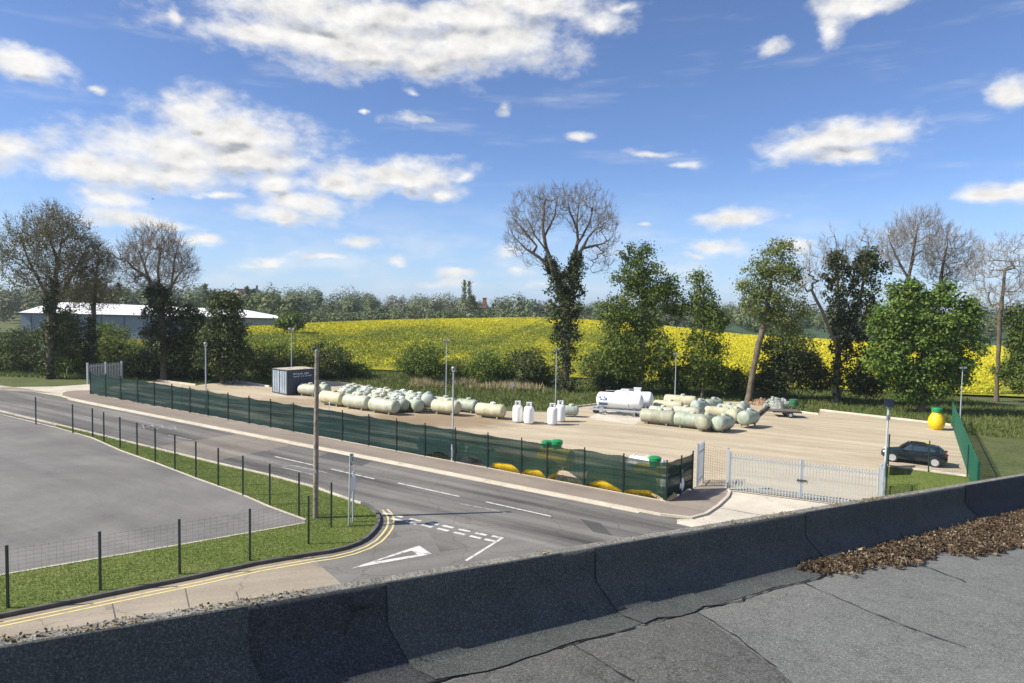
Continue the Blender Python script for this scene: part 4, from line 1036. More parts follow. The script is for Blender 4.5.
# ------------------------------------------------------------------ gas tanks
cache = {}
def tank_meshes(D, L, kind):
    key = (D, L, kind)
    if key in cache: return cache[key]
    R = D / 2; z0 = R + .14; out = {}
    prof = []
    cap = R * .5
    for t in np.linspace(0, PI / 2, 6): prof.append((max(.01, R * math.sin(t)), -L / 2 + cap - cap * math.cos(t)))
    prof += [(R * 1.002, -L / 6), (R * 1.008, -L / 6 + .02), (R * 1.002, -L / 6 + .04), (R * 1.002, L / 6), (R * 1.008, L / 6 + .02), (R * 1.002, L / 6 + .04)]
    for t in np.linspace(PI / 2, 0, 6): prof.append((max(.01, R * math.sin(t)), L / 2 - cap + cap * math.cos(t)))
    m = MB(); m.lathe(prof, 24, 'x', (0, 0, z0)); out['shell'] = [m]
    ft = []
    for x in (-L * .27, L * .27):
        m = MB()
        for y in (-R * .5, R * .5): m.box((x, y, .13), (.12, .10, .26))
        m.box((x, 0, .16), (.08, R, .06)); ft.append(m)
    out['foot'] = ft
    m = MB(); lx = L * .08 if kind != 'big' else -L * .1
    m.lathe([(.24, z0 + R - .05), (.25, z0 + R + .06), (.23, z0 + R + .13), (.12, z0 + R + .17), (.01, z0 + R + .175)], 14, 'z', (lx, 0, 0)); out['valve_cover'] = [m]
    m = MB()
    for x in (-L * .33, L * .33): m.box((x, 0, z0 + R + .03), (.05, .12, .10))
    out['lifting_lug'] = [m]
    cache[key] = {}
    return cache.setdefault(key, {}) or cache.__setitem__(key, out) or out
mesh_cache = {}
def tank(p, D, L, ang, mat, label, group, roll=0.0, lift=0.0, feet=True, cover=True, covermat=None, tilt=0.0):
    e = empty('gas_tank', (p[0], p[1], p[2] + lift), label, 'gas tank', ang, group)
    e.rotation_euler = (roll, tilt, ang)
    ms = tank_meshes(D, L, 'std')
    for nm, lst in ms.items():
        if (nm == 'foot' and not feet) or (nm in ('valve_cover', 'lifting_lug') and not cover): continue
        for i, mb in enumerate(lst):
            mt = covermat or 'cream' if nm == 'valve_cover' else mat
            key = (D, L, nm, i, mt)
            if key in mesh_cache:
                o = bpy.data.objects.new(nm, mesh_cache[key]); COL.objects.link(o); o.parent = e
            else:
                o = mb.obj(nm, MT[mt], e, smooth=True); mesh_cache[key] = o.data
    return e
GT_L = 'tanks of the left stack'; GT_R = 'tanks of the right stack'; GT_Y = 'yellow tanks behind the netting'
fd = np.array([math.cos(FANG), math.sin(FANG)]); fnn = np.array([-fd[1], fd[0]])     # along the fence, away from the road
def at(base, s, n, dz=0.0):
    q = np.array([base[0] + fd[0] * s + fnn[0] * n, base[1] + fd[1] * s + fnn[1] * n, 0.0]); q[2] = SLOPE * q[0] + dz; return q
rr = random.Random(21)
B0 = G(384, 413.5)
ORD = ['first', 'second', 'third', 'fourth', 'fifth', 'sixth', 'seventh', 'eighth']
tank(at(B0, 0, 0), 1.2, 3.2, FANG, 'cream', 'large cream gas tank at the right end of the left stack front row', GT_L)
tank(at(B0, -3.3, .05), 1.2, 3.1, FANG, 'cream', 'large cream gas tank in the middle of the left stack front row', GT_L)
tank(at(B0, -6.5, .1), 1.2, 3.0, FANG, 'yellowed', 'large brown stained gas tank at the left end of the left stack front row', GT_L)
q = G(309, 396); tank(q, 1.1, 2.5, FANG + .15, 'cream', 'cream gas tank with a dark green end beside the shipping container', GT_L)
q = G(322.5, 394.5); tank(q, 1.0, 1.9, FANG - .05, 'greenish', 'greenish gas tank behind the timber pole, just right of the container tank', GT_L)
rows = [(1.45, -6.6, 2.15, 4, 1.0, 1.9), (2.75, -7.8, 2.15, 5, 1.0, 1.9), (4.0, -8.6, 2.15, 5, 1.0, 1.9), (5.3, -9.6, 2.15, 5, 1.0, 1.9), (6.6, -10.4, 2.3, 4, 1.0, 1.9)]
for r, (n_, s0, ds, cnt, D, L) in enumerate(rows):
    for k in range(cnt):
        mt = rr.choice(['cream', 'cream', 'greenish', 'yellowed'])
        tank(at(B0, s0 + ds * k + rr.uniform(-.08, .08), n_ + rr.uniform(-.08, .08)), D, L, FANG + rr.uniform(-.06, .06), mt,
             'small domed gas tank, %s from the left in the %s row of the left stack' % (ORD[k], ORD[r + 1]), GT_L, covermat=rr.choice(['cream', 'white', 'greenish']))
EA = rad(-60)          # tanks standing with their ends to the road
for k, (px, py, D, L, mt, lb_) in enumerate([(401, 411.5, 1.1, 1.9, 'greenish', 'grey green gas tank end-on, right beside the big front row of the left stack'),
        (415.5, 412.0, 1.1, 2.2, 'greenish', 'round ended greenish gas tank end-on, middle of the left stack end-on group'),
        (399, 403.5, 1.0, 1.9, 'cream', 'cream gas tank end-on with pale dome, back left of the left stack end-on group'),
        (410, 403.5, 1.0, 1.9, 'cream', 'cream gas tank end-on with pale dome, back middle of the left stack end-on group'),
        (419, 405.0, 1.0, 1.9, 'greenish', 'greenish gas tank end-on, back right of the left stack end-on group')]):
    tank(G(px, py), D, L, EA + rr.uniform(-.1, .1), mt, lb_, GT_L, covermat='white')
tank(G(428, 410.8), 1.25, 2.2, EA - .35, 'greytank', 'tall grey green round ended gas tank at the right end of the left stack', GT_L, lift=.25, covermat='greytank')
tank(G(446, 414.6), 1.2, 2.9, FANG + .08, 'yellowed', 'cream gas tank with algae stains behind the middle lamp column', GT_L)
tank(G(444, 410.2), 1.1, 2.6, FANG + .08, 'cream', 'cream gas tank half hidden behind the stained one at the middle lamp column', GT_L)
tank(G(467, 412.4), 1.1, 2.3, FANG + .05, 'greenish', 'pale green gas tank right of the middle lamp column', GT_L)
tank(G(490.5, 418.0), 1.15, 2.9, FANG + .12, 'yellowed', 'yellowish gas tank with a square pale dome, rightmost of the left stack', GT_L, covermat='white')
tank(G(570, 416.6), .9, 1.6, FANG + .5, 'greytank', 'small grey gas tank lying behind the white upright cylinders', GT_L)
# right stack
EA = rad(50)
tank(G(657.5, 424.6), 1.2, 3.2, FANG + .06, 'olive', 'long olive grimy gas tank at the left front of the right stack', GT_R)
tank(G(690, 428.4), 1.2, 2.9, FANG + .04, 'greenish', 'grey green gas tank following the olive one in the right stack front row', GT_R)
tank(G(706, 430.5), 1.25, 2.4, EA, 'olive', 'round ended olive gas tank end-on, left of the two at the right stack front', GT_R)
tank(G(722.5, 431.5), 1.25, 2.4, EA - .1, 'greenish', 'round ended pale olive gas tank end-on, right of the two at the right stack front', GT_R)
tank(G(748, 427.2), 1.3, 2.3, EA - .12, 'greenish', 'bulbous gas tank with a grey valve turret at the right end of the right stack', GT_R, lift=.1, covermat='galv')
tank(G(735, 422.5), 1.2, 2.2, EA, 'yellowed', 'yellowish gas tank end-on behind the front pair of the right stack', GT_R)
for k, (px, py, D, L, mt, a_, lf, lb_) in enumerate([
        (680, 408.5, 1.1, 3.4, 'yellowed', FANG + .15, .15, 'long yellowed gas tank at the very back of the right stack below the mast'),
        (668, 413.0, 1.1, 3.0, 'yellowed', FANG + .18, 0, 'long yellowed gas tank in the second back row of the right stack'),
        (661, 418.5, 1.0, 2.4, 'cream', FANG + .12, 0, 'cream gas tank just behind the long olive one of the right stack'),
        (684, 418.5, 1.0, 2.2, 'cream', FANG + .12, 0, 'pale gas tank in the middle of the right stack, left of the turreted one'),
        (699, 414.5, 1.1, 1.9, 'greytank', EA - .2, .2, 'grey turreted gas tank end-on in the middle of the right stack'),
        (697, 421.5, 1.1, 1.9, 'olive', EA + .1, .15, 'olive gas tank end-on right behind the front row of the right stack'),
        (712, 413.0, 1.2, 2.6, 'greenish', FANG + 1.2, .1, 'greenish gas tank lying askew at the back of the right stack'),
        (717, 419.5, 1.1, 2.4, 'yellowed', FANG + .3, 0, 'bright cream gas tank lying across the middle right of the right stack'),
        (727, 415.5, 1.0, 2.0, 'cream', FANG + .2, 0, 'small cream gas tank at the back right of the right stack'),
        (742, 416.0, 1.1, 2.0, 'greenish', EA, .05, 'greenish gas tank end-on behind the bulbous one of the right stack')]):
    tank(G(px, py), D, L, a_, mt, lb_, GT_R, lift=lf, covermat=rr.choice(['greytank', 'galv', 'cream']))
# yellow tanks behind the netting
def turret(e, x, z, mat, r=.32, h=.42):
    m = MB(); m.lathe([(r * .8, z - .1), (r * .85, z + h * .5), (r, z + h * .5), (r, z + h * .9), (r * .8, z + h), (.01, z + h + .02)], 18, off=(x, 0, 0)); m.obj('turret', MT[mat], e, smooth=True)
for px, py, n_, L, lb_ in ((504, 473.5, .95, 2.4, 'yellow gas tank lying behind the netting, leftmost of the row'), (533, 479, .95, 2.3, 'yellow gas tank behind the netting, left of the gap in the row'),
        (600, 491.5, .95, 2.2, 'yellow gas tank behind the netting, first right of the gap in the row'), (629.5, 497.0, .95, 2.5, 'yellow gas tank behind the netting nearest the fence corner')):
    b_ = G(px, py); q = at(b_, 0, n_ - .2); tank(q, 1.05, L, FANG, 'yellow', lb_, GT_Y, cover=False, feet=False, lift=-.13)
for px, py, s_, n_, L, lb_, lid, rl in ((533, 479, -.25, 3.3, 2.4, 'yellow gas tank with green lids behind the netting, left one of two', 'lidgreen', 0),
        (629, 497, .35, 2.8, 2.4, 'yellow gas tank with a green lid behind the netting near the corner', 'lidgreen', 0)):
    b_ = G(px, py); q = at(b_, s_, n_); e = tank(q, 1.15, L, FANG, 'yellow', lb_, GT_Y, cover=False)
    turret(e, .05 if lid else 0, 1.27, lid, .36, .5)
    if s_ < 0: turret(e, -.66, 1.22, lid, .36, .42)
q = at(G(630, 497), -.6, 4.0); tank(q, 1.15, 2.4, FANG, 'white', 'white topped gas tank behind the netting beside the round green lid', GT_Y, lift=.1)
q = at(G(660, 502), .0, 1.9); e = tank(q, .95, 1.3, FANG + .3, 'white', 'small white gas tank in the near corner behind the netting', GT_Y)
for px, s_, lb_ in ((419, 0, 'pale gas tank low behind the netting, left of the middle lamp column'), (440, 0, 'pale gas tank low behind the netting, just left of the middle lamp column'), (470, 0, 'dark stained gas tank low behind the netting, right of the middle lamp column')):
    b_ = G(px, 395 + .18795 * (px - 90.4)); tank(at(b_, s_, 1.2), .95, 1.9, FANG, 'greytank', lb_, 'tanks low behind the netting', cover=False)
# standing yellow tank with green lid
q = G(936, 429.5); e = empty('upright_tank', q, 'pear shaped yellow tank with a green lid standing near the right fence', 'gas tank')
m = MB(); m.lathe([(.25, .0), (.45, .06), (.66, .35), (.72, .70), (.64, 1.08), (.46, 1.42), (.38, 1.58), (.36, 1.66)], 24); m.obj('shell', MT['yellow'], e, smooth=True)
m = MB(); m.lathe([(.40, 1.60), (.46, 1.66), (.47, 1.95), (.40, 2.04), (.05, 2.07)], 20); m.obj('lid', MT['lidgreen'], e, smooth=True)
m = MB()
for k in range(4): a_ = k * PI / 2 + .5; m.box((.45 * math.cos(a_), .45 * math.sin(a_), .08), (.12, .12, .16))
m.obj('feet', MT['yellow'], e)
# white upright cylinders
GC = 'white upright gas cylinders'
def cylinder(px, py, lb_):
    q = G(px, py); e = empty('gas_cylinder', q, lb_, 'gas cylinder', rr.uniform(-.3, .3), GC)
    m = MB(); m.lathe([(.36, .08), (.42, .14), (.435, .25), (.435, 1.28), (.40, 1.40), (.28, 1.50), (.20, 1.53)], 24); m.obj('shell', MT['white'], e, smooth=True)
    m = MB(); m.lathe([(.37, 0), (.37, .12)], 20); m.obj('foot_ring', MT['galv_dark'], e)
    m = MB()
    for s in (-1, 1): m.box((s * .20, 0, 1.66), (.07, .30, .36)); m.box((0, s * .17, 1.82), (.46, .07, .06))
    m.box((0, .17, 1.60), (.4, .03, .2)); m.obj('handle_collar', MT['white'], e)
    m = MB(); m.lathe([(.05, 1.52), (.06, 1.66), (.03, 1.70)], 10); m.obj('valve', MT['galv_dark'], e)
cylinder(517.5, 422.3, 'white upright gas cylinder with a handle collar, left of the touching pair')
cylinder(528.8, 423.8, 'white upright gas cylinder with a handle collar, right of the touching pair')
cylinder(552.3, 424.8, 'white upright gas cylinder in front of its twin, left of the small grey tank')
cylinder(560.3, 421.6, 'white upright gas cylinder partly hidden behind its twin beside the small grey tank')
# white tank on a steel skid, and a second one behind
def big_tank(q, L, D, ang, lb_, marks):
    e = empty('skid_tank', q, lb_, 'skid tank', ang, 'big white skid tanks')
    R = D / 2; z0 = .62 + R
    prof = [(max(.01, R * math.sin(t)), -L / 2 + R * .5 * (1 - math.cos(t))) for t in np.linspace(0, PI / 2, 7)] + [(R, -L / 4), (R * 1.006, -L / 4 + .03), (R, -L / 4 + .06), (R, L / 4), (R * 1.006, L / 4 + .03), (R, L / 4 + .06)]
    prof += [(max(.01, R * math.sin(t)), L / 2 - R * .5 * (1 - math.cos(t))) for t in np.linspace(PI / 2, 0, 7)]
    m = MB(); m.lathe(prof, 28, 'x', (0, 0, z0)); sh = m.obj('shell', MT['white'], e, smooth=True)
    m = MB()
    for y in (-.62, .62): m.box((-.15, y, .49), (L + .8, .10, .16))
    for x in (-L * .5, -L * .3, 0, L * .3, L * .45): m.box((x, 0, .49), (.10, 1.14, .12))
    m.obj('skid_frame', MT['galv'], e)
    for x in (-L * .33, L * .33):
        m = MB(); m.box((x, 0, .60), (.14, 1.1, .10)); 
        for y in (-.5, .5): m.box((x, y, .72), (.12, .12, .35))
        m.obj('saddle', MT['galv_dark'], e)
        for y in (-.6, .6):
            m = MB(); m.box((x, y, .24), (.16, .14, .36)); m.box((x, y, .04), (.42, .34, .08)); m.obj('leg', MT['galv_dark'], e)
    m = MB(); m.box((L * .10, 0, z0 + R + .10), (.62, .50, .34)); m.box((L * .10, 0, z0 + R + .31), (.74, .60, .06)); m.obj('valve_box', MT['white'], e)
    m = MB(); m.tube([(-L * .30, 0, z0 + R + .16), (L * .02, 0, z0 + R + .16)], .025, 6)
    for x in (-L * .30, -L * .12): m.tube([(x, 0, z0 + R - .03), (x, 0, z0 + R + .16)], .02, 6)
    m.obj('vent_pipe', MT['galv'], e)
    m = MB(); m.tube([(L * .20, -R - .03, z0 - R * .2), (L * .20, -R * .6, .58)], .03, 6); m.obj('drain_pipe', MT['galv'], e)
    if marks:
        m = MB()
        def patch(x0, x1, t0, t1):
            vs = []; n = 6; rr_ = R + .008
            for i in range(n + 1):
                t = t0 + (t1 - t0) * i / n; vs += [(x0, -rr_ * math.cos(t), z0 + rr_ * math.sin(t)), (x1, -rr_ * math.cos(t), z0 + rr_ * math.sin(t))]
            m.add(vs, [(2 * i, 2 * i + 1, 2 * i + 3, 2 * i + 2) for i in range(n)])
        x = -L * .42
        patch(x, x + .22, .28, .55); patch(x + .14, x + .36, .05, .24); patch(x + .46, x + .60, .30, .60); patch(x + .60, x + .80, .05, .40); patch(x + .42, x + .56, .02, .2)
        patch(x - .02, x + .85, -.62, -.22)
        m.obj('blue_emblem', MT['blue_mark'], e)
        m = MB(); m.box((-L * .5, -.1, .34), (.5, .7, .4)); m.obj('pump_unit', MT['dkmetal'], e)
SA = FANG + rad(13)
big_tank(G(619.5, 414.8), 4.5, 1.5, SA, 'large white tank with a blue emblem on a steel skid on the concrete pad', True)
q = G(633, 412.4); big_tank(q, 3.9, 1.5, SA, 'large plain white tank on a skid half hidden behind the one with the emblem', False)

# ------------------------------------------------------------------ trailer, spoil, bin
q = G(785, 416.5); e = empty('flatbed_trailer', q, 'low flat plank trailer with dark wheels at the back of the yard', 'trailer', rad(-6))
m = MB()
for k in range(5): m.box((0, -.62 + .31 * k, .62), (2.7, .29, .05))
m.obj('plank_bed', MT['plank'], e)
m = MB()
for y in (-.8, .8): m.box((0, y, .56), (2.8, .06, .14))
for x in (-1.3, 0, 1.3): m.box((x, 0, .55), (.07, 1.5, .10))
m.box((-1.9, 0, .5), (1.1, .08, .08)); m.obj('chassis', MT['dkmetal'], e)
for y in (-.92, .92):
    m = MB(); m.lathe([(.15, -.09), (.27, -.09), (.29, -.05), (.29, .05), (.27, .09), (.15, .09)], 18, 'y', (.25, y, .29)); wl = m.obj('wheel', MT['black'], e, smooth=True)
    m = MB(); m.lathe([(.03, -.10), (.15, -.095), (.15, .095), (.03, .10)], 14, 'y', (.25, y, .29)); m.obj('rim', MT['galv'], wl)
    m = MB(); m.box((.25, y, .61), (.75, .20, .03)); m.obj('mudguard', MT['dkmetal'], e)
def heap(name, px, py, r, h, mat, label, cat, seed, n=60):
    q = G(px, py); g = np.random.default_rng(seed); m = MB()
    for k in range(n):
        d = g.uniform(0, 1) ** .6; a_ = g.uniform(0, 2 * PI); z = h * (1 - d ** 1.3) * g.uniform(.3, 1)
        s = g.uniform(.12, .38); R = Matrix.Rotation(g.uniform(0, 6), 3, 'Z') @ Matrix.Rotation(g.uniform(-.8, .8), 3, 'X')
        m.box((r * d * math.cos(a_) * 1.3, r * d * math.sin(a_) * .7, z + s * .2), (s * g.uniform(.6, 1.6), s, s * g.uniform(.4, .9)), R, taper=g.uniform(.5, .9))
    m.lathe([(r * 1.05, -.05), (r * .8, h * .35), (r * .35, h * .75), (.05, h * .85)], 14)
    o = m.obj(name, mat); o.location = q; tag(o, label, cat)
heap('rubble_heap', 775, 407.5, 1.1, 1.35, MT['rubble'], 'heap of pale grey green rubble behind the plank trailer', 'rubble heap', 3, 80)
heap('rubble_heap', 784, 406, .7, .9, MT['greytank'], 'small mixed scrap heap between the rubble heap and the green bin', 'scrap heap', 5, 40)
heap('spoil_heap', 761, 405.0, 1.1, .8, MT['earth'], 'low brown heap of earth and brush left of the rubble', 'spoil heap', 4, 60)
q = G(793.5, 407.5); e = empty('waste_bin', q, 'low green plastic drum beside the rubble heap', 'drum')
m = MB(); m.lathe([(.42, 0), (.45, .1), (.46, .8), (.48, .82), (.48, .88), (.30, .92), (.02, .93)], 20); m.obj('drum', simple('faded_green_plastic', (0.05, 0.17, 0.09), .5, 0, .15, 3), e, smooth=True)
m = MB(); m.lathe([(.475, .50), (.475, .54)], 20); m.obj('hoop', MT['dkmetal'], e)

# ------------------------------------------------------------------ car
cf_, cr_ = G(892, 461.8), G(934.5, 467.3)
v = (cf_ - cr_)[:2]; cang = math.atan2(v[1], v[0]); wb = np.linalg.norm(v)
mid = (cf_ + cr_) / 2
car = empty('parked_car', mid + np.array([-math.sin(cang) * -.8, math.cos(cang) * -.8, 0]) * 1.0, 'dark hatchback car parked beside the grass patch behind the gate', 'car', cang)
car.rotation_euler = (0, math.asin(-(cf_[2] - cr_[2]) / wb), cang)
HW = wb / 2                                      # wheels at x = +-HW, car faces +x
def cprof(x, tab): return np.interp(x, [a for a, _ in tab], [b for _, b in tab])
xf, xr = HW + .72, -HW - .74
st = np.concatenate([np.linspace(xr, xr + .3, 6), np.linspace(xr + .4, xf - .4, 34), np.linspace(xf - .3, xf, 7)])
belt = [(xr, .80), (xr + .12, .98), (-HW, 1.00), (0, .95), (HW - .35, .92), (HW + .3, .82), (xf - .18, .70), (xf, .58)]
bott = [(xr, .42), (xr + .15, .28), (-HW, .24), (HW, .22), (xf - .15, .24), (xf, .34)]
halfw = [(xr, .66), (xr + .2, .82), (-HW, .88), (HW, .88), (xf - .45, .82), (xf - .15, .70), (xf, .52)]
vs = []; fs = []; rings = 11
for x in st:
    b_, t_, w_ = cprof(x, bott), cprof(x, belt), cprof(x, halfw)
    for (yy, zz) in ((-.70, b_), (-.96, b_ + .08), (-1.0, b_ + (t_ - b_) * .35), (-1.0, b_ + (t_ - b_) * .65), (-.96, b_ + (t_ - b_) * .9), (-.80, t_), (0, t_ + .035)):
        vs.append((x, yy * w_, zz))
    for (yy, zz) in ((.80, t_), (.96, b_ + (t_ - b_) * .9), (1.0, b_ + (t_ - b_) * .65), (1.0, b_ + (t_ - b_) * .35), (.96, b_ + .08), (.70, b_)): vs.append((x, yy * w_, zz))
k = 13
for i in range(len(st) - 1):
    for j in range(k): fs.append((i * k + j, i * k + (j + 1) % k, (i + 1) * k + (j + 1) % k, (i + 1) * k + j))
fs.append(tuple(range(k))); fs.append(tuple((len(st) - 1) * k + j for j in range(k)))
# greenhouse
gx = [xr + .22, xr + .45, xr + .75, -.6, -.1, .25, HW - .75, HW - .42]
roofz = [1.02, 1.26, 1.38, 1.46, 1.48, 1.46, 1.20, .96]
gw = [.60, .60, .61, .62, .63, .62, .66, .74]
bz = [cprof(x, belt) - .02 for x in gx]; o_ = len(vs)
for x, z, w_, b_ in zip(gx, roofz, gw, bz):
    bw = cprof(x, halfw) * .86
    vs += [(x, -bw, b_), (x, -(bw * .35 + w_ * .65), b_ + (z - b_) * .72), (x, -w_ * .9, z - .035), (x, 0, z), (x, w_ * .9, z - .035), (x, (bw * .35 + w_ * .65), b_ + (z - b_) * .72), (x, bw, b_)]
for i in range(len(gx) - 1):
    for j in range(6): a_ = o_ + i * 7 + j; fs.append((a_, a_ + 1, a_ + 8, a_ + 7))
m = MB(); m.add(vs, fs); m.obj('body', MT['car'], car, smooth=True)
def gpoint(x, f, side):
    z = np.interp(x, gx, roofz); w_ = np.interp(x, gx, gw); b_ = cprof(x, belt); bw = cprof(x, halfw) * .86
    g_ = f * .72 / .72
    y = bw + (bw * .35 + w_ * .65 - bw) * f; return (x, side * (y + .006), b_ + (z - b_) * .72 * f)
for side in (-1, 1):
    for x0, x1, nm in ((HW - .62, .12, 'front_side_window'), (.02, -.85, 'rear_side_window'), (-.93, xr + .75, 'quarter_window')):
        n_ = 6; vs = []
        for i in range(n_ + 1):
            x = x0 + (x1 - x0) * i / n_; hi = .95 if x < HW - .8 else max(.15, .95 * (1 - (x - (HW - .8)) / .25))
            if x < xr + 1.0: hi = max(.25, .95 * (x - xr - .45) / .55)
            vs += [gpoint(x, .08, side), gpoint(x, hi, side)]
        m = MB(); m.add(vs, [(2 * i, 2 * i + 2, 2 * i + 3, 2 * i + 1) for i in range(n_)]); m.obj('side_window', MT['glass'], car)
def cross_glass(x0, z0_, w0, x1, z1, w1):
    m = MB(); m.add([(x0, -w0, z0_), (x0, w0, z0_), (x1, w1, z1), (x1, -w1, z1)], [(0, 1, 2, 3)]); return m
cross_glass(HW - .40, .985, .60, .32, 1.452, .50).obj('windscreen', MT['glass'], car)
cross_glass(xr + .205, 1.06, .52, xr + .60, 1.36, .48).obj('rear_window', MT['glass'], car)
for x in (HW, -HW):
    for s in (-1, 1):
        m = MB(); m.lathe([(.20, -.10), (.335, -.10), (.355, -.06), (.355, .06), (.335, .10), (.20, .10)], 24, 'y', (x, s * .80, .335)); wh = m.obj('wheel', MT['black'], car, smooth=True)
        m = MB(); y = s * .895
        for k_ in range(5):
            a_ = 2 * PI * k_ / 5; R = Matrix.Rotation(a_, 3, 'Y'); m.box(Vector((x, y, .335)) + R @ Vector((0, 0, .12)), (.075, .03, .22), R)
        m.lathe([(.19, -.10), (.235, -.10), (.235, .10), (.19, .10)], 20, 'y', (x, s * .805, .335)); m.lathe([(.05, -.02), (.05, .02)], 10, 'y', (x, y, .335)); m.obj('rim', MT['alloy'], wh)
        m = MB(); pts = [(x + .40 * math.cos(t), s * .885, .335 + .40 * math.sin(t)) for t in np.linspace(0, PI, 12)]
        m.tube(pts, .028, 6); m.obj('wheel_arch', MT['black'], car)
for s in (-1, 1):
    m = MB(); m.box((xf - .30, s * .66, .70), (.34, .20, .12), Matrix.Rotation(rad(12), 3, 'Y') @ Matrix.Rotation(-s * .5, 3, 'Z')); m.obj('headlight', MT['lampglass'], car)
    m = MB(); m.box((xr + .10, s * .66, .92), (.16, .24, .12), Matrix.Rotation(s * .4, 3, 'Z')); m.obj('tail_light', MT['redglass'], car)
    m = MB(); m.box((HW - .62, s * .97, 1.03), (.14, .18, .12), taper=.8); m.obj('wing_mirror', MT['car'], car)
    for x in (.02, -.90):
        m = MB(); m.box((x + .12, s * .892, .84), (.16, .02, .035)); m.obj('door_handle', MT['dkmetal'], car)
m = MB(); m.box((xf - .01, 0, .42), (.03, .9, .14)); m.obj('grille', MT['black'], car)
m = MB(); m.box((xr - .01, 0, .62), (.02, .52, .11)); m.obj('number_plate', MT['yellowed'], car)

# ------------------------------------------------------------------ warehouse and distant houses
wy = 150.0
def wx(px): return (px - 512) / FPX * wy
wh = empty('warehouse', (wx(160), wy, 1.0), 'long low grey warehouse with a white metal roof behind the left trees', 'warehouse')
xa, xb = wx(20), wx(279); ea_, ri = 6.6, 9.2
wl0 = np.array([wx(160), wy, 1.0])
m = MB(); dy = 24
P = lambda x, y, z: (x - wl0[0], y - wl0[1], z - wl0[2])
eb_, rb_ = 6.2, 7.9; xr_ = wx(279) - 10.5; xg = (246 - 512) / FPX * (wy + 18)
F0, F1, F2, F3 = (xa, wy), (xb, wy + 6), (xr_, wy + 6 + dy), (xa, wy + dy)
m.add([P(*F0, 0), P(*F1, 0), P(*F1, eb_), P(*F0, ea_)], [(0, 1, 2, 3)]); m.add([P(*F1, 0), P(*F2, 0), P(*F2, eb_), P(*F1, eb_)], [(0, 1, 2, 3)])
m.add([P(*F0, 0), P(*F3, 0), P(*F3, ea_), P(xa, wy + dy / 2, ri), P(*F0, ea_)], [(0, 1, 2, 3, 4)]); m.add([P(*F3, 0), P(*F2, 0), P(*F2, eb_), P(*F3, ea_)], [(0, 1, 2, 3)])
m.obj('wall', MT['cladding'], wh)
m = MB(); r_ = [P(xa - .3, wy - .4, ea_ + .06), P(xb + .4, wy + 5.6, eb_ + .06), P(xg, wy + 18, rb_), P(xa - .3, wy + dy / 2, ri), P(xr_ + .4, wy + 6.4 + dy, eb_ + .06), P(xa - .3, wy + dy + .4, ea_ + .06)]
m.add(r_, [(0, 1, 2, 3), (3, 2, 4, 5), (1, 4, 2)]); m.obj('roof', MT['whiteroof'], wh)
m = MB(); a, b = np.array(P(xa - .3, wy - .45, ea_)), np.array(P(xb + .4, wy + 5.55, eb_ - .02)); m.tube([a, b], .12, 6); m.obj('gutter', MT['dkmetal'], wh)
for px in (258, 268):
    m = MB(); x = wx(px); t = (x - xa) / (xb - xa); m.box(P(x, wy + 6 * t - .02, 3.4), (1.0, .1, 1.2)); f_ = m.obj('window', MT['dkmetal'], wh)
for px in range(30, 250, 22):
    m = MB(); x = wx(px); t = (x - xa) / (xb - xa); m.tube([P(x, wy + 6 * t - .08, .5), P(x, wy + 6 * t - .08, eb_ - .1)], .07, 6); m.obj('downpipe', MT['dkmetal'], wh)
def house(px, Yd, zb, w_, d_, h_, rot, label):
    x = (px - 512) / FPX * Yd; e = empty('house', (x, Yd, zb), label, 'house', rot)
    m = MB(); m.add([(-w_ / 2, -d_ / 2, 0), (w_ / 2, -d_ / 2, 0), (w_ / 2, d_ / 2, 0), (-w_ / 2, d_ / 2, 0), (-w_ / 2, -d_ / 2, h_), (w_ / 2, -d_ / 2, h_), (w_ / 2, d_ / 2, h_), (-w_ / 2, d_ / 2, h_), (0, -d_ / 2, h_ + w_ * .4), (0, d_ / 2, h_ + w_ * .4)],
        [(0, 1, 5, 8, 4), (3, 2, 6, 9, 7), (1, 2, 6, 5), (0, 3, 7, 4)]); m.obj('wall', MT['render_wall'], e)
    m = MB()
    for s in (-1, 1): m.add([(s * (w_ / 2 + .3), -d_ / 2 - .3, h_ - .2), (s * (w_ / 2 + .3), d_ / 2 + .3, h_ - .2), (0, d_ / 2 + .3, h_ + w_ * .4 + .06), (0, -d_ / 2 - .3, h_ + w_ * .4 + .06)], [(0, 1, 2, 3)])
    rf = m.obj('roof', MT['tile'], e); m = MB(); m.box((0, d_ * .25, h_ + w_ * .4 + .5), (.8, .8, 2.0)); m.obj('chimney', MT['brick'], rf)
    for x_ in (-w_ * .22, w_ * .22): m = MB(); m.box((x_, -d_ / 2 - .01, h_ * .6), (1.1, .12, 1.4)); m.obj('window', MT['dkmetal'], e)
house(256, 300, 8.2, 7, 9, 4.6, .25, 'small pale gabled house far off above the warehouse roof')
house(243, 315, 7.0, 8, 9, 5.5, -.4, 'distant pale house half hidden by the dark left trees')

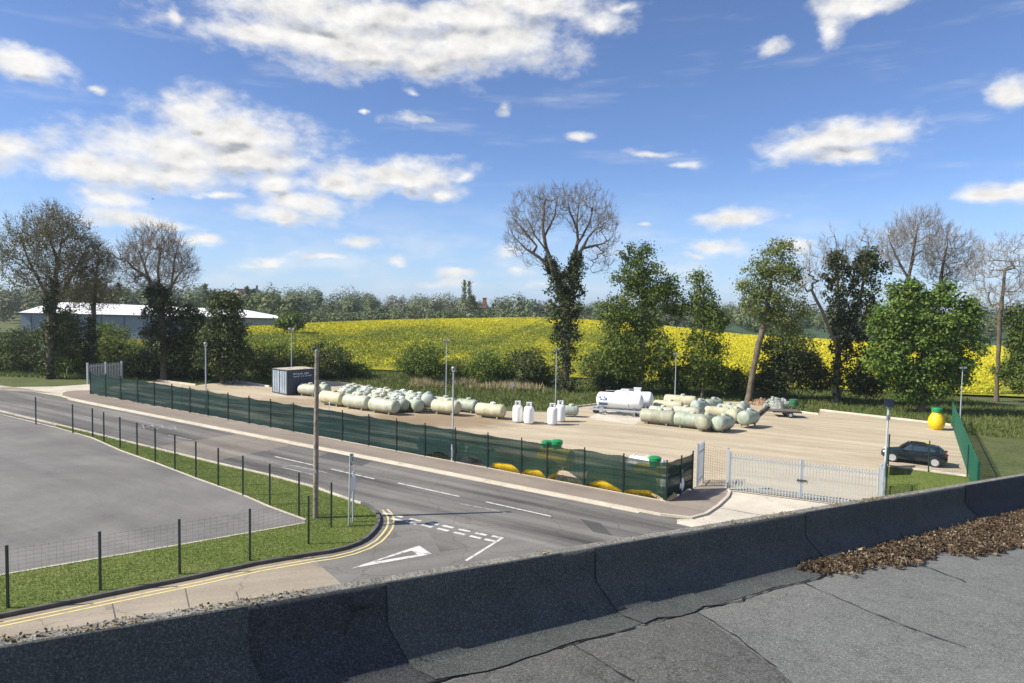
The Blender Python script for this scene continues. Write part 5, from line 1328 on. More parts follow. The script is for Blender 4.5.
# ------------------------------------------------------------------ vegetation
def grow(trunks, targets, rng, step=0.9, wob=0.10, up_pen=0.6, rtip=0.018, power=0.45, rmax=None):
    """branches: every target in the crown joins the nearest part of the tree grown so far"""
    nodes = []; par = []; fixed = []
    for pts in trunks:
        pts = [np.asarray(p, float) for p in pts]
        prev = -1 if not nodes else int(np.argmin([np.linalg.norm(n - pts[0]) for n in nodes]))
        for a, b in zip(pts[:-1], pts[1:]):
            k = max(2, int(np.linalg.norm(b - a) / step))
            for i in range(k + (1 if b is pts[-1] else 0)):
                nodes.append(lerp(a, b, i / k) + rng.normal(0, .03, 3)); par.append(prev); prev = len(nodes) - 1
    cap = len(nodes) + len(targets) * 14
    A = np.zeros((cap, 3)); A[:len(nodes)] = nodes; n = len(nodes); par = list(par)
    T = np.asarray(targets); d0 = np.min(np.linalg.norm(T[:, None] - A[None, :n], axis=2), axis=1)
    tips = []
    for t in T[np.argsort(d0)]:
        df = A[:n] - t; d = np.linalg.norm(df, axis=1) + up_pen * np.maximum(0, df[:, 2]) + .12 * np.maximum(0, -df[:, 2] - 3)
        j = int(np.argmin(d)); p = A[j].copy(); L = np.linalg.norm(t - p)
        if L < .15: continue
        k = min(10, max(1, int(L / step))); off = rng.normal(0, wob * L, 3); off[2] += -.10 * L if rng.random() < .6 else .05 * L
        prev = j
        for i in range(1, k + 1):
            s = i / k
            if n >= cap: break
            A[n] = lerp(p, t, s) + off * 4 * s * (1 - s) * .5; par.append(prev); prev = n; n += 1
        tips.append(prev)
    cnt = np.zeros(n); 
    ch = np.zeros(n, int)
    for i in range(n):
        if par[i] >= 0: ch[par[i]] += 1
    cnt[ch == 0] = 1
    for i in range(n - 1, -1, -1):
        if par[i] >= 0: cnt[par[i]] += cnt[i]
    R = rtip * cnt ** power
    if rmax:
        q = R / R[0]; R = R * (1 + (rmax / R[0] - 1) * q ** .5)
    par = np.array(par)
    k = np.where(par >= 0)[0]
    return A[:n], par, R, k, np.array(tips), ch
def twigs(A, par, tips, rng, n=4, L=1.0, up=0.9, r=0.012):
    P0 = []; P1 = []
    base = A[tips]; d = A[tips] - A[par[tips]]; d /= np.maximum(np.linalg.norm(d, axis=1, keepdims=True), 1e-6)
    for _ in range(n):
        q = d + rng.normal(0, .36, d.shape) + np.array([0, 0, up]); q /= np.linalg.norm(q, axis=1, keepdims=True)
        l_ = L * rng.uniform(.5, 1.2, (len(base), 1)); m_ = base + q * l_ * .5; P0.append(base); P1.append(m_)
        for s in (1, -1):
            q2 = q + rng.normal(0, .36, d.shape) + np.array([0, 0, up * .3]); q2 /= np.linalg.norm(q2, axis=1, keepdims=True); P0.append(m_); P1.append(m_ + q2 * l_ * .55)
    P0 = np.concatenate(P0); P1 = np.concatenate(P1)
    return P0, P1
def ellipsoid_pts(c, r, n, rng, shell=0.0):
    d = rng.normal(size=(n, 3)); d /= np.linalg.norm(d, axis=1, keepdims=True)
    return np.asarray(c) + d * np.asarray(r) * (rng.uniform(shell ** 3, 1, (n, 1)) ** (1 / 3))
def clump_leaves(C, per, spread, size, rng, tilt=0.5):
    """clumps of leaves; the tint of each clump varies"""
    N = len(C); idx = np.repeat(np.arange(N), per)
    P = C[idx] + rng.normal(0, 1, (len(idx), 3)) * np.asarray(spread) * np.repeat(rng.uniform(.6, 1.3, N), per)[:, None]
    t = np.repeat(rng.uniform(0, 1, N), per)
    o = P - C[idx]; o /= np.maximum(np.linalg.norm(o, axis=1, keepdims=True), 1e-5)
    return rand_quads(P, np.full(len(P), size), rng, tilt, out=o, k=1.2), t
def tscale(px, py_base, Yd):      # metres per pixel at distance Yd
    return Yd / FPX
def crown_pts(Yd, lobes, n, rng, shell=0.0, depth=0.8, sub=0):
    """lobes in photograph pixels (cx, cy, rx, ry) turned into ellipsoids at distance Yd"""
    if sub:                      # break each lobe into smaller billows
        L2 = []
        for (cx, cy, rx, ry) in lobes:
            L2.append((cx, cy, rx * .72, ry * .72))
            for _ in range(sub):
                a_ = rng.uniform(0, 2 * PI); q = rng.uniform(.45, .80); f = rng.uniform(.26, .46)
                L2.append((cx + rx * q * math.cos(a_), cy + ry * q * math.sin(a_), rx * f, ry * f))
        lobes = L2
    out = []; w_ = np.array([l_[2] * l_[3] for l_ in lobes], float); w_ /= w_.sum()
    for (cx, cy, rx, ry), k in zip(lobes, w_):
        d = ray(cx, cy); c = d * (Yd / d[1]); c[2] += CAMZ; s = Yd / FPX
        out.append(ellipsoid_pts(c, (rx * s, min(rx, ry * 1.2) * s * depth + .3, ry * s), max(3, int(n * k)), rng, shell))
    return np.concatenate(out)
def W(px, py, Yd, dy=0.0):
    d = ray(px, py); p = d * ((Yd + dy) / d[1]); p[2] += CAMZ; return p
def base_at(px, Yd):
    x = (px - 512) / FPX * Yd; return np.array([x, Yd, float(H(x, Yd))])
class Tree:
    def __init__(self, name, px, Yd, label, seed, cat='tree', group=None):
        self.b = base_at(px, Yd); self.e = empty(name, self.b, label, cat, group=group); self.rng = np.random.default_rng(seed); self.Y = Yd
    def wood(self, trunks, targets, trunk_r, mat='bark', twmat='twig', ntw=4, twl=1.0, rtip=.02, step=.9, tw_r=.010, up=.9, power=.47, wob=.055):
        A, par, R, k, tips, ch = grow([[np.array(p) for p in t] for t in trunks], targets, self.rng, step, wob, rtip=rtip, rmax=trunk_r, power=power)
        thick = R[k] > .075
        kt = k[thick]; kn = k[~thick]
        # flare at the foot
        z = np.clip((A[:, 2] - self.b[2]) / 1.2, 0, 1); R2 = R * (1.35 - .35 * z)
        segs_obj('trunk', A[par[kt]], A[kt], np.minimum(R2[par[kt]], R2[kt] * 1.6), R2[kt], MT[mat], self.e, n=7).matrix_parent_inverse = Matrix.Translation(-Vector(self.b))
        P0, P1, r0_, r1_ = A[par[kn]], A[kn], np.minimum(R[par[kn]], R[kn] * 1.5), R[kn]
        if ntw:
            q0, q1 = twigs(A, par, tips, self.rng, ntw, twl, up, tw_r)
            P0 = np.concatenate([P0, q0]); P1 = np.concatenate([P1, q1]); r0_ = np.concatenate([r0_, np.full(len(q0), tw_r)]); r1_ = np.concatenate([r1_, np.full(len(q0), tw_r * .6)])
        segs_obj('branches', P0, P1, r0_, r1_, MT[twmat], self.e, n=3).matrix_parent_inverse = Matrix.Translation(-Vector(self.b))
        self.A, self.par, self.R, self.tips = A, par, R, tips
        return self
    def leaves(self, C, per, spread, size, mat, name='crown', tilt=.5):
        V, t = clump_leaves(np.asarray(C), per, spread, size, self.rng, tilt)
        o = quads_obj(name, V, 4, MT[mat], self.e, t); o.matrix_parent_inverse = Matrix.Translation(-Vector(self.b))
        return self
    def ivy(self, line, rad_, n, size=.16, mat='ivy', name='ivy'):
        P = []
        line = [np.asarray(p) for p in line]
        for i in range(n):
            k = self.rng.integers(len(line) - 1); t = self.rng.uniform(); p = lerp(line[k], line[k + 1], t); r_ = lerp(rad_[k], rad_[k + 1], t)
            a_ = self.rng.uniform(0, 2 * PI); q = r_ * self.rng.uniform(.35, 1.0) * (1 + .25 * math.sin(p[2] * 2.3 + a_ * 2)); P.append(p + np.array([q * math.cos(a_), q * math.sin(a_), self.rng.normal(0, .25)]))
        return self.leaves(np.array(P), 16, .24, size, mat, name, .3)

# the tall bare ash wrapped in ivy, middle of the picture
T = Tree('ash_tree', 566, 82, 'tall bare ash tree with two ivy clad stems in the middle of the hedge', 1)
b = T.b; Yd = 82
s1 = [b, W(566, 345, Yd), W(563, 300, Yd), W(553, 270, Yd, -.5), W(546, 248, Yd, -.6), W(543, 228, Yd, -.4), W(545, 200, Yd, -.2)]
s2 = [W(564, 320, Yd), W(571, 290, Yd), W(573, 265, Yd, .4), W(578, 240, Yd, .5), W(577, 222, Yd, .3), W(580, 198, Yd, .2)]
limbs = [[W(553, 270, Yd, -.5), W(540, 258, Yd, .6), W(526, 249, Yd, .8), W(515, 238, Yd, 1)], [W(547, 252, Yd, -.6), W(535, 235, Yd, -1.4), W(524, 212, Yd, -1.6)],
    [W(545, 236, Yd, -.5), W(555, 215, Yd, .8), W(558, 196, Yd, 1)], [W(537, 246, Yd, .6), W(520, 226, Yd, 1.6), W(512, 218, Yd, 1.8)], [W(573, 266, Yd), W(588, 238, Yd, -.8), W(600, 222, Yd, -1), W(613, 215, Yd, -1.2)],
    [W(577, 245, Yd), W(590, 222, Yd, 1), W(594, 200, Yd, 1.4)], [W(578, 232, Yd, .4), W(570, 212, Yd, -.9), W(568, 200, Yd, -1.2)], [W(583, 248, Yd, -.6), W(602, 244, Yd, .4), W(612, 238, Yd, .6)]]
crown = crown_pts(Yd, [(530, 216, 24, 26), (550, 208, 18, 22), (588, 212, 28, 26), (520, 240, 16, 18), (604, 236, 15, 24), (565, 200, 14, 12)], 820, T.rng, .35, .9)
crown = np.concatenate([crown, crown_pts(Yd, [(598, 262, 14, 14), (532, 262, 12, 8)], 50, T.rng)])
T.wood([s1, s2] + limbs, crown, .50, 'bark', 'twig', 4, 1.0, .013, .8, wob=.04)
T.ivy([b, W(566, 345, Yd), W(563, 305, Yd), W(557, 278, Yd), W(548, 258, Yd)], [1.5, 1.45, 1.6, 1.2, .4], 360)
T.ivy([W(566, 340, Yd), W(571, 300, Yd), W(574, 270, Yd), W(577, 255, Yd)], [1.5, 1.5, 1.25, .4], 260, name='ivy')

def leafy(name, px, Yd, lobes, label, seed, mat, nclump, per, spread, size, trunk_top, trunk_r=.28, bark='bark', lean=None, shell=.35, group=None, ntw=1, depth=.8, ivy=None):
    T = Tree(name, px, Yd, label, seed, group=group); C = crown_pts(Yd, lobes, int(nclump * 1.45), T.rng, shell, depth, 5)
    C = C[C[:, 2] > T.b[2] + .3]
    mid_ = lean or [(px, trunk_top)]
    tr = [T.b] + [W(x, y, Yd) for x, y in mid_]
    T.wood([tr], C[::3], trunk_r, bark, 'twig', ntw, .8, .02, 1.0)
    T.leaves(C, per, spread, size, mat)
    if ivy: T.ivy([T.b] + [W(x, y, Yd) for x, y, _ in ivy], [ivy[0][2]] + [r_ for _, _, r_ in ivy], 220)
    return T
leafy('maple_tree', 643, 81, [(632, 272, 22, 26), (655, 285, 26, 30), (640, 310, 38, 30), (645, 345, 45, 34), (672, 300, 18, 26), (625, 330, 26, 30), (650, 375, 40, 18), (640, 252, 14, 10)],
      'dense leafy green tree standing right of the bare ash', 2, 'leaf_mid', 620, 30, (.42, .42, .34), .15, 280, .32)
leafy('young_tree', 704, 80, [(704, 300, 16, 24), (706, 325, 24, 24), (703, 355, 30, 26), (710, 378, 26, 14), (698, 280, 8, 8)],
      'slender bright leafed tree left of the leaning trunk', 3, 'leaf_mid', 300, 26, (.40, .40, .34), .15, 290, .18)
leafy('leaning_tree', 750, 77, [(772, 262, 26, 20), (778, 285, 34, 24), (764, 305, 30, 20), (785, 312, 28, 20), (752, 290, 18, 16), (780, 250, 16, 10), (795, 335, 18, 14)],
      'open crowned pale green tree on a stout leaning trunk', 5, 'leaf_light', 330, 26, (.40, .40, .32), .13, 262, .33, 'bark', [(756, 355), (765, 320), (771, 280)], ntw=3)
leafy('young_tree', 786, 82, [(785, 350, 26, 22), (782, 372, 36, 18), (800, 362, 24, 16)], 'dark bushy young tree at the foot of the leaning tree', 6, 'leaf_dark', 240, 26, (.45, .45, .35), .16, 340, .14)
# ivy covered tree with bare tips
T = Tree('ivy_tree', 838, 80, 'twin stemmed tree smothered in dark ivy with bare twigs above', 7)
Yd = 80; b = T.b
s1 = [b, W(838, 350, Yd), W(838, 300, Yd), W(836, 262, Yd), W(836, 240, Yd)]; s2 = [W(842, 350, Yd), W(858, 310, Yd), W(866, 270, Yd), W(868, 245, Yd)]
s3 = [W(836, 345, Yd, -.4), W(825, 318, Yd, -.8), W(812, 290, Yd, -1)]
C = crown_pts(Yd, [(835, 250, 14, 20), (862, 246, 16, 20), (812, 268, 18, 26), (805, 295, 14, 18), (845, 262, 26, 18)], 260, T.rng, .3)
T.wood([s1, s2, s3], C, .34, 'bark_pale', 'twig_tan', 4, 1.0, .02, .8)
T.ivy([W(838, 395, Yd), W(838, 345, Yd), W(837, 300, Yd), W(836, 270, Yd), W(836, 252, Yd)], [.5, 1.0, 1.3, 1.5, .7], 300)
T.ivy([W(858, 380, Yd), W(860, 340, Yd), W(863, 305, Yd), W(867, 270, Yd), W(868, 252, Yd)], [1.6, 1.9, 2.0, 2.1, .9], 520, name='ivy')
leafy('chestnut_tree', 925, 74, [(905, 315, 30, 34), (935, 325, 38, 40), (915, 355, 44, 36), (960, 345, 34, 45), (925, 385, 45, 22), (890, 350, 20, 34), (904, 290, 17, 12), (948, 296, 17, 13), (884, 322, 13, 16), (966, 316, 16, 18), (925, 302, 14, 10)],
      'broad bright green chestnut tree at the right end of the hedge', 8, 'leaf_bright', 820, 34, (.42, .42, .28), .17, 320, .35, depth=.7)
def bare(name, px, Yd, trunks, lobes, n, label, seed, r=.3, bark='bark', tw='twig', ntw=5, rtip=.015, twl=1.2, group=None, buds=0, tw_r=.011):
    T = Tree(name, px, Yd, label, seed, group=group); C = crown_pts(Yd, lobes, int(n * 1.7), T.rng, .30, .8)
    T.wood([[T.b if p is None else W(*p, Yd) for p in t] for t in trunks], C, r, bark, tw, ntw, twl, rtip, .9, tw_r)
    if buds: T.leaves(T.A[T.tips], buds, .45, .095, 'bud', 'opening_leaves')
    global TREE; TREE = T
    return T
bare('bare_tree', 903, 92, [[None, (905, 300), (912, 260), (918, 225)], [(909, 280), (895, 255), (888, 235)]], [(910, 245, 30, 32), (925, 235, 22, 26), (893, 252, 16, 24)], 320, 'fine twigged bare tree rising behind the bright chestnut', 9, .28, tw='twig_tan')
bare('bare_tree', 940, 94, [[None, (938, 310), (942, 270), (948, 240)]], [(948, 255, 24, 28), (962, 262, 18, 30), (935, 268, 14, 20)], 240, 'rightmost of the two bare trees behind the bright chestnut', 10, .26, tw='twig_tan')
bare('bare_tree', 1000, 88, [[None, (1000, 320), (1005, 270)]], [(1003, 275, 34, 40)], 200, 'bare tree at the right margin beyond the palisade fence', 31, .26, tw='twig_tan')
leafy('maple_tree', 1032, 88, [(1035, 335, 30, 38), (1020, 375, 32, 20), (1050, 310, 16, 20)], 'rounded leafy tree at the right margin beyond the palisade fence', 32, 'leaf_mid', 420, 28, (.45, .45, .35), .17, 330, .25)
# left side
bare('oak_tree', 48, 76, [[None, (50, 330), (55, 280), (62, 235), (66, 212)], [(52, 310), (75, 270), (88, 245)], [(50, 300), (28, 260), (20, 235)], [(54, 290), (68, 275), (84, 262)], [(58, 262), (48, 235), (46, 215)], [(60, 245), (76, 228), (80, 215)]], [(62, 245, 34, 34), (85, 262, 22, 26), (25, 255, 30, 40), (70, 285, 36, 20), (50, 225, 24, 18)], 420,
     'big half leafed oak tree at the left edge of the photo', 11, .42, buds=22)
T = TREE; T.ivy([T.b] + [W(x, y, 76) for x, y in ((50, 340), (52, 305), (55, 280))], [1.0, .9, .8, .4], 160)
bare('thin_tree', 92, 80, [[None, (91, 340), (94, 300), (97, 262)]], [(96, 268, 16, 24), (100, 292, 20, 18), (88, 300, 18, 14)], 160, 'thin trunked tree with sparse new leaves in front of the warehouse', 12, .26, buds=7)
T = TREE; T.ivy([T.b] + [W(x, y, 80) for x, y in ((91, 345), (92, 318))], [.9, .8, .3], 110)
T = bare('ivy_tree', 163, 78, [[None, (163, 330), (160, 300), (148, 278), (143, 262), (136, 242)], [(163, 305), (172, 285), (186, 264), (192, 255)], [(161, 300), (158, 270), (162, 240)], [(148, 278), (134, 268), (124, 258)], [(145, 266), (150, 245), (152, 232)], [(172, 285), (174, 262), (178, 245)]], [(154, 262, 36, 30), (175, 268, 22, 26), (130, 272, 18, 22), (155, 240, 26, 14)], 380,
     'round crowned bare tree with an ivy clad trunk left of the yard', 13, .36)
T.ivy([W(164, 370, 78), W(163, 335, 78), W(162, 305, 78), W(155, 285, 78)], [2.4, 2.0, 1.7, .6], 380)
leafy('yew_tree', 222, 77, [(225, 312, 20, 20), (222, 335, 27, 24), (218, 358, 32, 20), (235, 350, 14, 22)], 'dark green dense yew like tree right of the ivy clad bare tree', 14, 'leaf_dark', 420, 30, (.42, .42, .36), .15, 310, .22)
leafy('yew_tree', 193, 79, [(190, 325, 14, 22), (188, 350, 24, 22), (200, 362, 26, 16)], 'dark shaggy tree squeezed between the ivy clad tree and the dense yew', 15, 'leaf_dark', 280, 28, (.45, .45, .38), .15, 320, .2)

# bushes of the hedge
HB = 'bushes along the edge of the field'
def bush(px, Yd, lobes, label, seed, mat, n=150, per=24, size=.14, spread=(.42, .42, .30), cat='bush'):
    T = Tree('hedge_bush', px, Yd, label, seed, cat, HB); C = crown_pts(Yd, lobes, n, T.rng, .2, 1.0); C = C[C[:, 2] > T.b[2]]
    T.wood([[T.b, T.b + np.array([0, 0, .6])]], C[::4], .07, 'bark', 'twig', 1, .7, .012, .8); T.leaves(C, per, spread, size, mat)
bush(262, 84, [(262, 362, 16, 14)], 'small olive bush left of the shipping container', 40, 'leaf_dark', 110)
bush(285, 86, [(283, 356, 20, 14), (292, 366, 14, 8)], 'rounded green bush behind the shipping container', 41, 'leaf_mid', 150)
bush(325, 86, [(325, 360, 24, 18), (335, 372, 16, 10)], 'dark green bush behind the timber pole', 42, 'leaf_dark', 220)
bush(356, 88, [(352, 371, 22, 9)], 'low bush right of the dark one behind the timber pole', 43, 'leaf_mid', 110)
bush(423, 86, [(422, 360, 24, 18), (430, 370, 22, 10), (410, 366, 14, 10)], 'broad green bush above the end-on tanks', 44, 'leaf_mid', 260)
bush(455, 90, [(458, 370, 18, 10)], 'low olive bush between the two broad field edge bushes', 45, 'leaf_light', 100)
bush(492, 86, [(490, 366, 22, 15), (500, 375, 18, 8)], 'broad green bush above the yellowish tank', 46, 'leaf_mid', 240)
bush(530, 86, [(528, 366, 20, 18), (540, 375, 20, 10)], 'dark green bush left of the bare ash', 47, 'leaf_dark', 240)
bush(598, 88, [(597, 366, 18, 16)], 'pale leaved bush right of the bare ash trunk', 48, 'leaf_light', 170)
bush(616, 84, [(615, 382, 26, 9)], 'low dark bush behind the white skid tanks', 49, 'leaf_dark', 130)
bush(680, 82, [(682, 378, 24, 12)], 'dark undergrowth bush behind the right stack', 50, 'leaf_dark', 150)
bush(732, 82, [(732, 380, 20, 12)], 'dark undergrowth bush left of the leaning trunk', 51, 'leaf_dark', 130)
bush(770, 82, [(772, 382, 22, 11)], 'dark undergrowth bush behind the rubble heap', 52, 'leaf_dark', 140)
bush(815, 83, [(815, 378, 24, 12)], 'dark undergrowth bush left of the ivy smothered twin tree', 53, 'leaf_dark', 150)
bush(868, 82, [(868, 384, 20, 12)], 'dark undergrowth bush right of the ivy smothered twin tree', 54, 'leaf_dark', 140)
bush(75, 82, [(72, 360, 26, 16), (60, 372, 30, 8)], 'scrubby bush under the half leafed oak', 55, 'leaf_mid', 220)
bush(120, 84, [(120, 356, 26, 14), (110, 345, 14, 10)], 'olive bush in front of the warehouse wall', 56, 'leaf_light', 190)
bush(148, 80, [(146, 365, 22, 12)], 'dark bush at the foot of the ivy clad bare tree', 57, 'leaf_dark', 170)
bush(180, 80, [(182, 370, 34, 9)], 'low dark bush along the bank left of the container', 58, 'leaf_dark', 170)
bush(20, 82, [(20, 355, 34, 24)], 'leafy bush at the left margin below the oak', 59, 'leaf_dark', 240)
bush(289, 137, [(290, 320, 9, 7), (284, 324, 7, 5), (296, 324, 6, 5)], 'small round green bush at the right end of the warehouse', 60, 'leaf_mid', 80, 18, .3, (.5, .5, .4))
bush(267, 240, [(266, 306, 22, 10)], 'broad pale green tree behind the warehouse roof', 61, 'leaf_light', 130, 22, .5, (1.1, 1.1, .8))

MT['bloom'] = tint_leaf('yellow_bloom', [(0.0, (0.10, 0.12, 0.02)), (0.5, (0.30, 0.28, 0.02)), (1.0, (0.60, 0.52, 0.03))], .2)
bush(100, 92, [(100, 348, 18, 5), (85, 350, 14, 5)], 'low yellow flowering shrub in front of the warehouse wall', 62, 'bloom', 110, 22, .10)
bush(130, 93, [(134, 345, 16, 5)], 'small yellow flowering shrub beside the ivy clad bare tree', 63, 'bloom', 70, 22, .10)
bush(45, 90, [(50, 342, 32, 12), (20, 340, 30, 12)], 'broad dark bush below the warehouse at the left margin', 64, 'leaf_dark', 260)
bush(82, 87, [(86, 362, 30, 8), (115, 366, 22, 8)], 'low dark hedge behind the pale entrance gate', 65, 'leaf_dark', 230)
bush(66, 79, [(64, 334, 16, 26)], 'dark leafy shrub around the trunk of the half leafed oak', 66, 'leaf_dark', 190)
bush(110, 88, [(112, 335, 16, 12)], 'twiggy green shrub before the warehouse, right of the thin trunk', 67, 'leaf_mid', 90)
# distant wood: reads as one mass
g = np.random.default_rng(77)
prof_px = [-40, 60, 130, 200, 250, 300, 350, 400, 450, 500, 560, 620, 700, 800, 900, 1060]
prof_top = [286, 284, 282, 285, 289, 287, 289, 294, 295, 297, 300, 303, 304, 304, 306, 308]
Cs = []; ts = []; sz = []; os_ = []
for k in range(760):
    px = g.uniform(-60, 1080); row = g.uniform(0, 1) ** .8; Yd = 262 + 210 * row if px > 300 else 205 + 210 * row
    top = np.interp(px, prof_px, prof_top) + (1 - row) * g.uniform(0, 15) + g.normal(0, 3.4) + 1.5
    c = W(px, top, Yd); gz = float(H(c[0], Yd)); hgt = c[2] - gz
    if hgt < 3: hgt = 3.0
    r_ = g.uniform(.22, .40) * hgt + 1.0; tint0 = np.clip(g.beta(.9, .95), 0, 1); tall = g.random() < .15
    if tall: r_ *= .45
    n = 300
    P = ellipsoid_pts((c[0], c[1], gz + hgt * .52), (r_, r_, hgt * .5), n, g, .55)
    P = P + g.normal(0, .30, P.shape)
    Cs.append(P); os_.append(P - np.array([c[0], c[1], gz + hgt * .45])); ts.append(np.clip(tint0 + g.normal(0, .05, n), 0, 1)); sz.append(np.full(n, g.uniform(.36, .58)))
for k in range(420):                          # shrubs along the near foot of the wood
    px = g.uniform(236, 1080); t_ = (px - 512) / FPX; Yd = float(crest(t_)[0]) + g.uniform(14, 45) if px < 640 else g.uniform(395, 440)
    x_ = t_ * Yd; gz = float(H(x_, Yd)); hgt = g.uniform(2.2, 5.0); n = 60; tint0 = g.beta(1.4, 1.4)
    P = ellipsoid_pts((x_, Yd, gz + hgt * .45), (hgt * .8, hgt * .6, hgt * .5), n, g, .4); P[:, 2] = np.maximum(P[:, 2], gz + .1)
    Cs.append(P); os_.append(P - np.array([x_, Yd, gz])); ts.append(np.clip(tint0 + g.normal(0, .05, n), 0, 1)); sz.append(np.full(n, g.uniform(.3, .5)))
Cs = np.concatenate(Cs); os_ = np.concatenate(os_); os_ /= np.linalg.norm(os_, axis=1, keepdims=True); V = rand_quads(Cs, np.concatenate(sz), g, .3, .8, os_, 4.0)
quads_obj('distant_wood', V, 4, MT['wood_far'], None, np.concatenate(ts))['kind'] = 'stuff'
def spire(px, top, Yd, w_, label, seed, cat='tree', name='poplar_tree', mat='leaf_light'):
    T = Tree(name, px, Yd, label, seed, cat); c = W(px, top, Yd); hgt = c[2] - T.b[2]
    P = []
    for _ in range(90):
        z = T.rng.uniform(.12, 1); r_ = w_ * math.sin(PI * min(1, z * .9 + .1)) ** .7 * (1.1 - z * .6); a_ = T.rng.uniform(0, 6.28); P.append(T.b + np.array([r_ * math.cos(a_), r_ * math.sin(a_), z * hgt]))
    segs_obj('trunk', [T.b], [T.b + np.array([0, 0, hgt * .9])], [.3], [.05], MT['bark'], T.e).matrix_parent_inverse = Matrix.Translation(-Vector(T.b))
    T.leaves(np.array(P), 14, .45, .35, mat)
spire(463.5, 281, 330, 1.0, 'left one of two slim poplars on the skyline', 70); spire(468.5, 282, 335, 1.0, 'right one of two slim poplars on the skyline', 71)
for i, (px, top, wd_, lb_) in enumerate([(247, 287, 1.7, 'dark conifer on the skyline left of the distant house'), (253, 290, 1.4, 'small dark conifer close to the distant house gable'), (98, 280, 2.2, 'dark conifer behind the warehouse roof near the oak'), (118, 283, 2.0, 'dark conifer behind the warehouse roof, middle one'), (205, 285, 2.2, 'dark conifer behind the warehouse above the yew'), (472, 296, 2.2, 'dark round headed pine on the far wood skyline')]):
    spire(px, top, 290, wd_, lb_, 80 + i, name='conifer_tree', mat='leaf_dark')
p = W(484, 298, 340); o = base_at(484, 340)
m = MB(); m.box((0, 0, (p[2] - o[2]) / 2), (2.2, 2.2, p[2] - o[2]), taper=.85); m.box((0, 0, p[2] - o[2]), (2.2, 2.2, .3)); oo = m.obj('brick_chimney', MT['brick']); oo.location = o; tag(oo, 'distant square brick chimney among the far trees', 'chimney')

# rapeseed crop
g = np.random.default_rng(5)
def vnoise(x, y, s, seed):
    gg = np.random.default_rng(seed); tab = gg.uniform(0, 1, (256, 256)); x = x / s; y = y / s
    xi = np.floor(x).astype(int); yi = np.floor(y).astype(int); fx = x - xi; fy = y - yi; fx = fx * fx * (3 - 2 * fx); fy = fy * fy * (3 - 2 * fy)
    t_ = lambda a, b: tab[a % 256, b % 256]
    return (t_(xi, yi) * (1 - fx) + t_(xi + 1, yi) * fx) * (1 - fy) + (t_(xi, yi + 1) * (1 - fx) + t_(xi + 1, yi + 1) * fx) * fy
N = 420000
t = g.uniform(-.43, .72, N); yc, _ = crest(t); s = g.uniform(0, 1, N) ** .75; y = 93 + (yc + 7 - 93) * s; x = t * y
pn = .5 * vnoise(x, y * .35, 9, 1) + .3 * vnoise(x, y * .5, 3.5, 2) + .2 * vnoise(x, y, 1.3, 3)
right = np.clip((t - .15) / .12, 0, 1)
tint = -.08 + .55 * s ** .8 + .95 * (pn - .5) + .28 + right * .45 - .28 * np.exp(-((s - .45) / .22) ** 2) * (1 - right)
for off in (-.9, .9):                                     # tramlines curving through the crop
    tl = np.abs(x - (-14 + .28 * (y - 100) - .0006 * (y - 100) ** 2 + off)); tint -= .5 * np.exp(-(tl / .55) ** 2)
    tl = np.abs(x - (-4 + .62 * (y - 100) + off)); tint -= .45 * np.exp(-(tl / .6) ** 2)
tint = np.clip(tint + g.normal(0, .07, N), 0, 1)
C = np.stack([x, y, H(x, y) + .30 + g.uniform(.1, .75, N)], 1)
V = rand_quads(C, g.uniform(.075, .17, N), g, .9, .8)
quads_obj('rapeseed_crop', V, 4, MT['rape'], None, tint)['kind'] = 'stuff'

# grass: verge blades, rough bank, dry reeds
def blades(C, h, wd, rng, lean=.35):
    N = len(C); a_ = rng.uniform(0, 2 * PI, N); d = np.stack([np.cos(a_), np.sin(a_), np.zeros(N)], 1); hh = (h * rng.uniform(.5, 1.3, N))[:, None]
    tip = C + np.array([0, 0, 1]) * hh + rng.normal(0, lean, (N, 3)) * hh * np.array([1, 1, .2])
    return np.stack([C - d * wd / 2, C + d * wd / 2, tip], 1)
def scatter(pts, N, rng):
    P = np.array([(p[0], p[1]) for p in pts]); lo, hi = P.min(0), P.max(0)
    x = rng.uniform(lo[0], hi[0], N); y = rng.uniform(lo[1], hi[1], N); k = inside([tuple(p) for p in P], x, y); return x[k], y[k]
x, y = scatter(verge_pts, 400000, g); k = (y < 52) & (x > -40); x, y = x[k], y[k]
pn = vnoise(x, y, 1.6, 9) * .6 + vnoise(x, y, .5, 10) * .4
quads_obj('verge_grass', blades(np.stack([x, y, SLOPE * x + .028], 1), .055, .022, g, .5), 3, MT['blade'], None, np.clip((pn - .5) * 1.9 + .5, 0, 1))['kind'] = 'stuff'
x, y = scatter([G(887, 467), G(969, 478), G(988, 530), G(882, 520)], 40000, g)
quads_obj('verge_grass', blades(np.stack([x, y, SLOPE * x + .012], 1), .055, .024, g, .5), 3, MT['blade'], None, np.clip(vnoise(x, y, 1.2, 12), 0, 1))['kind'] = 'stuff'
yb = [np.array(p) for p in yard_pts[8:]]
bank = [G(-80, 398), G(-80, 384), G(120, 383)] + []
x = g.uniform(-75, 60, 110000); y = g.uniform(58, 96, 110000)
k = ~inside([(p[0], p[1]) for p in yard_pts], x, y) & ~inside([(p[0], p[1]) for p in (fb0, G(60, 397), G(-60, 385), G(-60, 374), G(92, 383))], x, y)
lineY = np.interp(x, [-60, -37, -25, 10, 30, 42, 70], [76, 76, 73, 64, 66, 60, 56]); k &= y > lineY
x, y = x[k], y[k]; pn = vnoise(x, y, 3.0, 21) * .6 + vnoise(x, y, .9, 22) * .4
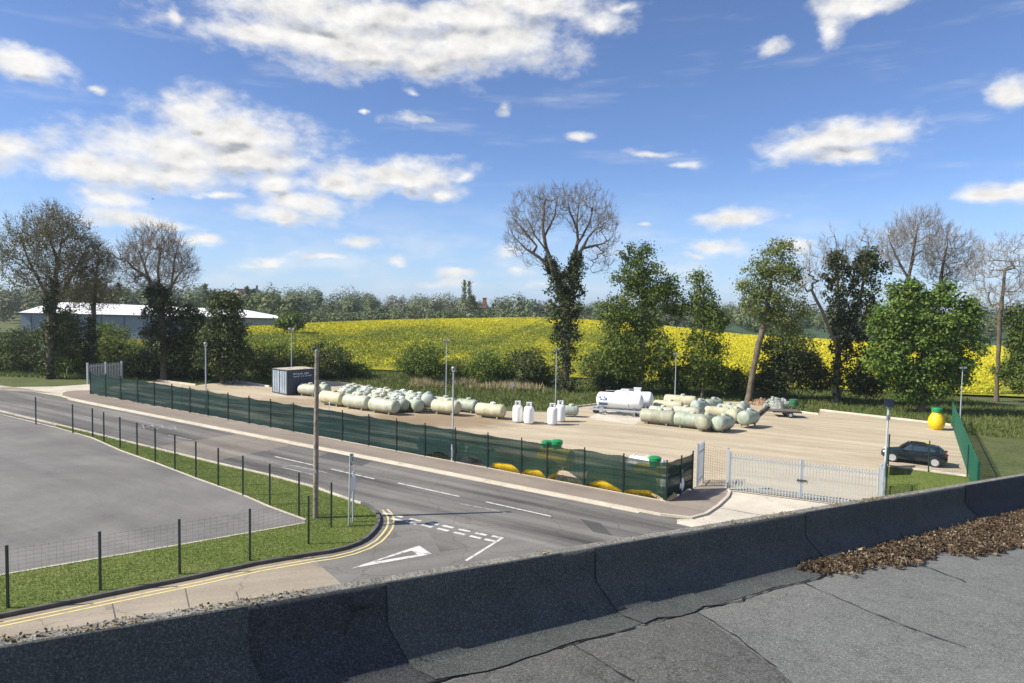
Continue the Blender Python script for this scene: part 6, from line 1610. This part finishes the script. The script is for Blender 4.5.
quads_obj('bank_grass', blades(np.stack([x, y, H(x, y)], 1), .38, .10, g, .4), 3, MT['tuft'], None, np.clip(pn * 1.1 - .05, 0, 1))['kind'] = 'stuff'
N = 9000; px = g.uniform(412, 580, N); Yd = g.uniform(80, 86, N); x = (px - 512) / FPX * Yd
k = vnoise(x, Yd, 2.2, 31) + .25 * np.exp(-((px - 470) / 45) ** 2) > .62; x, Yd = x[k], Yd[k]
quads_obj('dry_reeds', blades(np.stack([x, Yd, H(x, Yd)], 1), .85, .10, g, .28), 3, MT['reed'], None, g.uniform(0, 1, len(x)))['kind'] = 'stuff'
# weeds at the foot of the netted fence
s_ = g.uniform(0, 1, 5000); q = lerp(fb0, fb1, 0)[None] + (fb1 - fb0)[None] * s_[:, None]; q[:, :2] += fnn * g.uniform(.02, .5, (5000, 1)); k = vnoise(q[:, 0], q[:, 1], 2.0, 41) > .5; q = q[k]
quads_obj('fence_weeds', blades(np.stack([q[:, 0], q[:, 1], SLOPE * q[:, 0]], 1), .28, .07, g, .5), 3, MT['tuft'], None, g.uniform(0, 1, len(q)))['kind'] = 'stuff'

# a bird far up
p = W(153, 199, 120); e = empty('bird', p, 'tiny dark bird gliding below the left clouds', 'bird')
m = MB(); m.lathe([(.005, -.22), (.05, -.10), (.06, .02), (.035, .14), (.005, .22)], 8, 'x')
for s in (-1, 1): m.add([(-.08, s * .04, .02), (.06, s * .04, .02), (.05, s * .35, .12), (-.03, s * .60, .08), (-.09, s * .35, .10)], [(0, 1, 2, 3, 4)])
m.obj('bird_body', MT['dkmetal'], e)

# spring haze: one box of thin air round everything
hm = bpy.data.materials.new('haze_air'); hm.use_nodes = True
t = NT(hm.node_tree); t.n.clear(); ho = t.node('ShaderNodeOutputMaterial'); pv = t.node('ShaderNodeVolumePrincipled')
pv.inputs['Color'].default_value = (0.80, 0.88, 1.0, 1); pv.inputs['Density'].default_value = 0.00022; pv.inputs['Anisotropy'].default_value = 0.3
t.l.new(pv.outputs[0], ho.inputs['Volume'])
m = MB(); m.box((0, 2000, 12), (7000, 5400, 44)); hz_ = m.obj('haze', hm); hz_['kind'] = 'stuff'; hz_.display_type = 'WIRE'
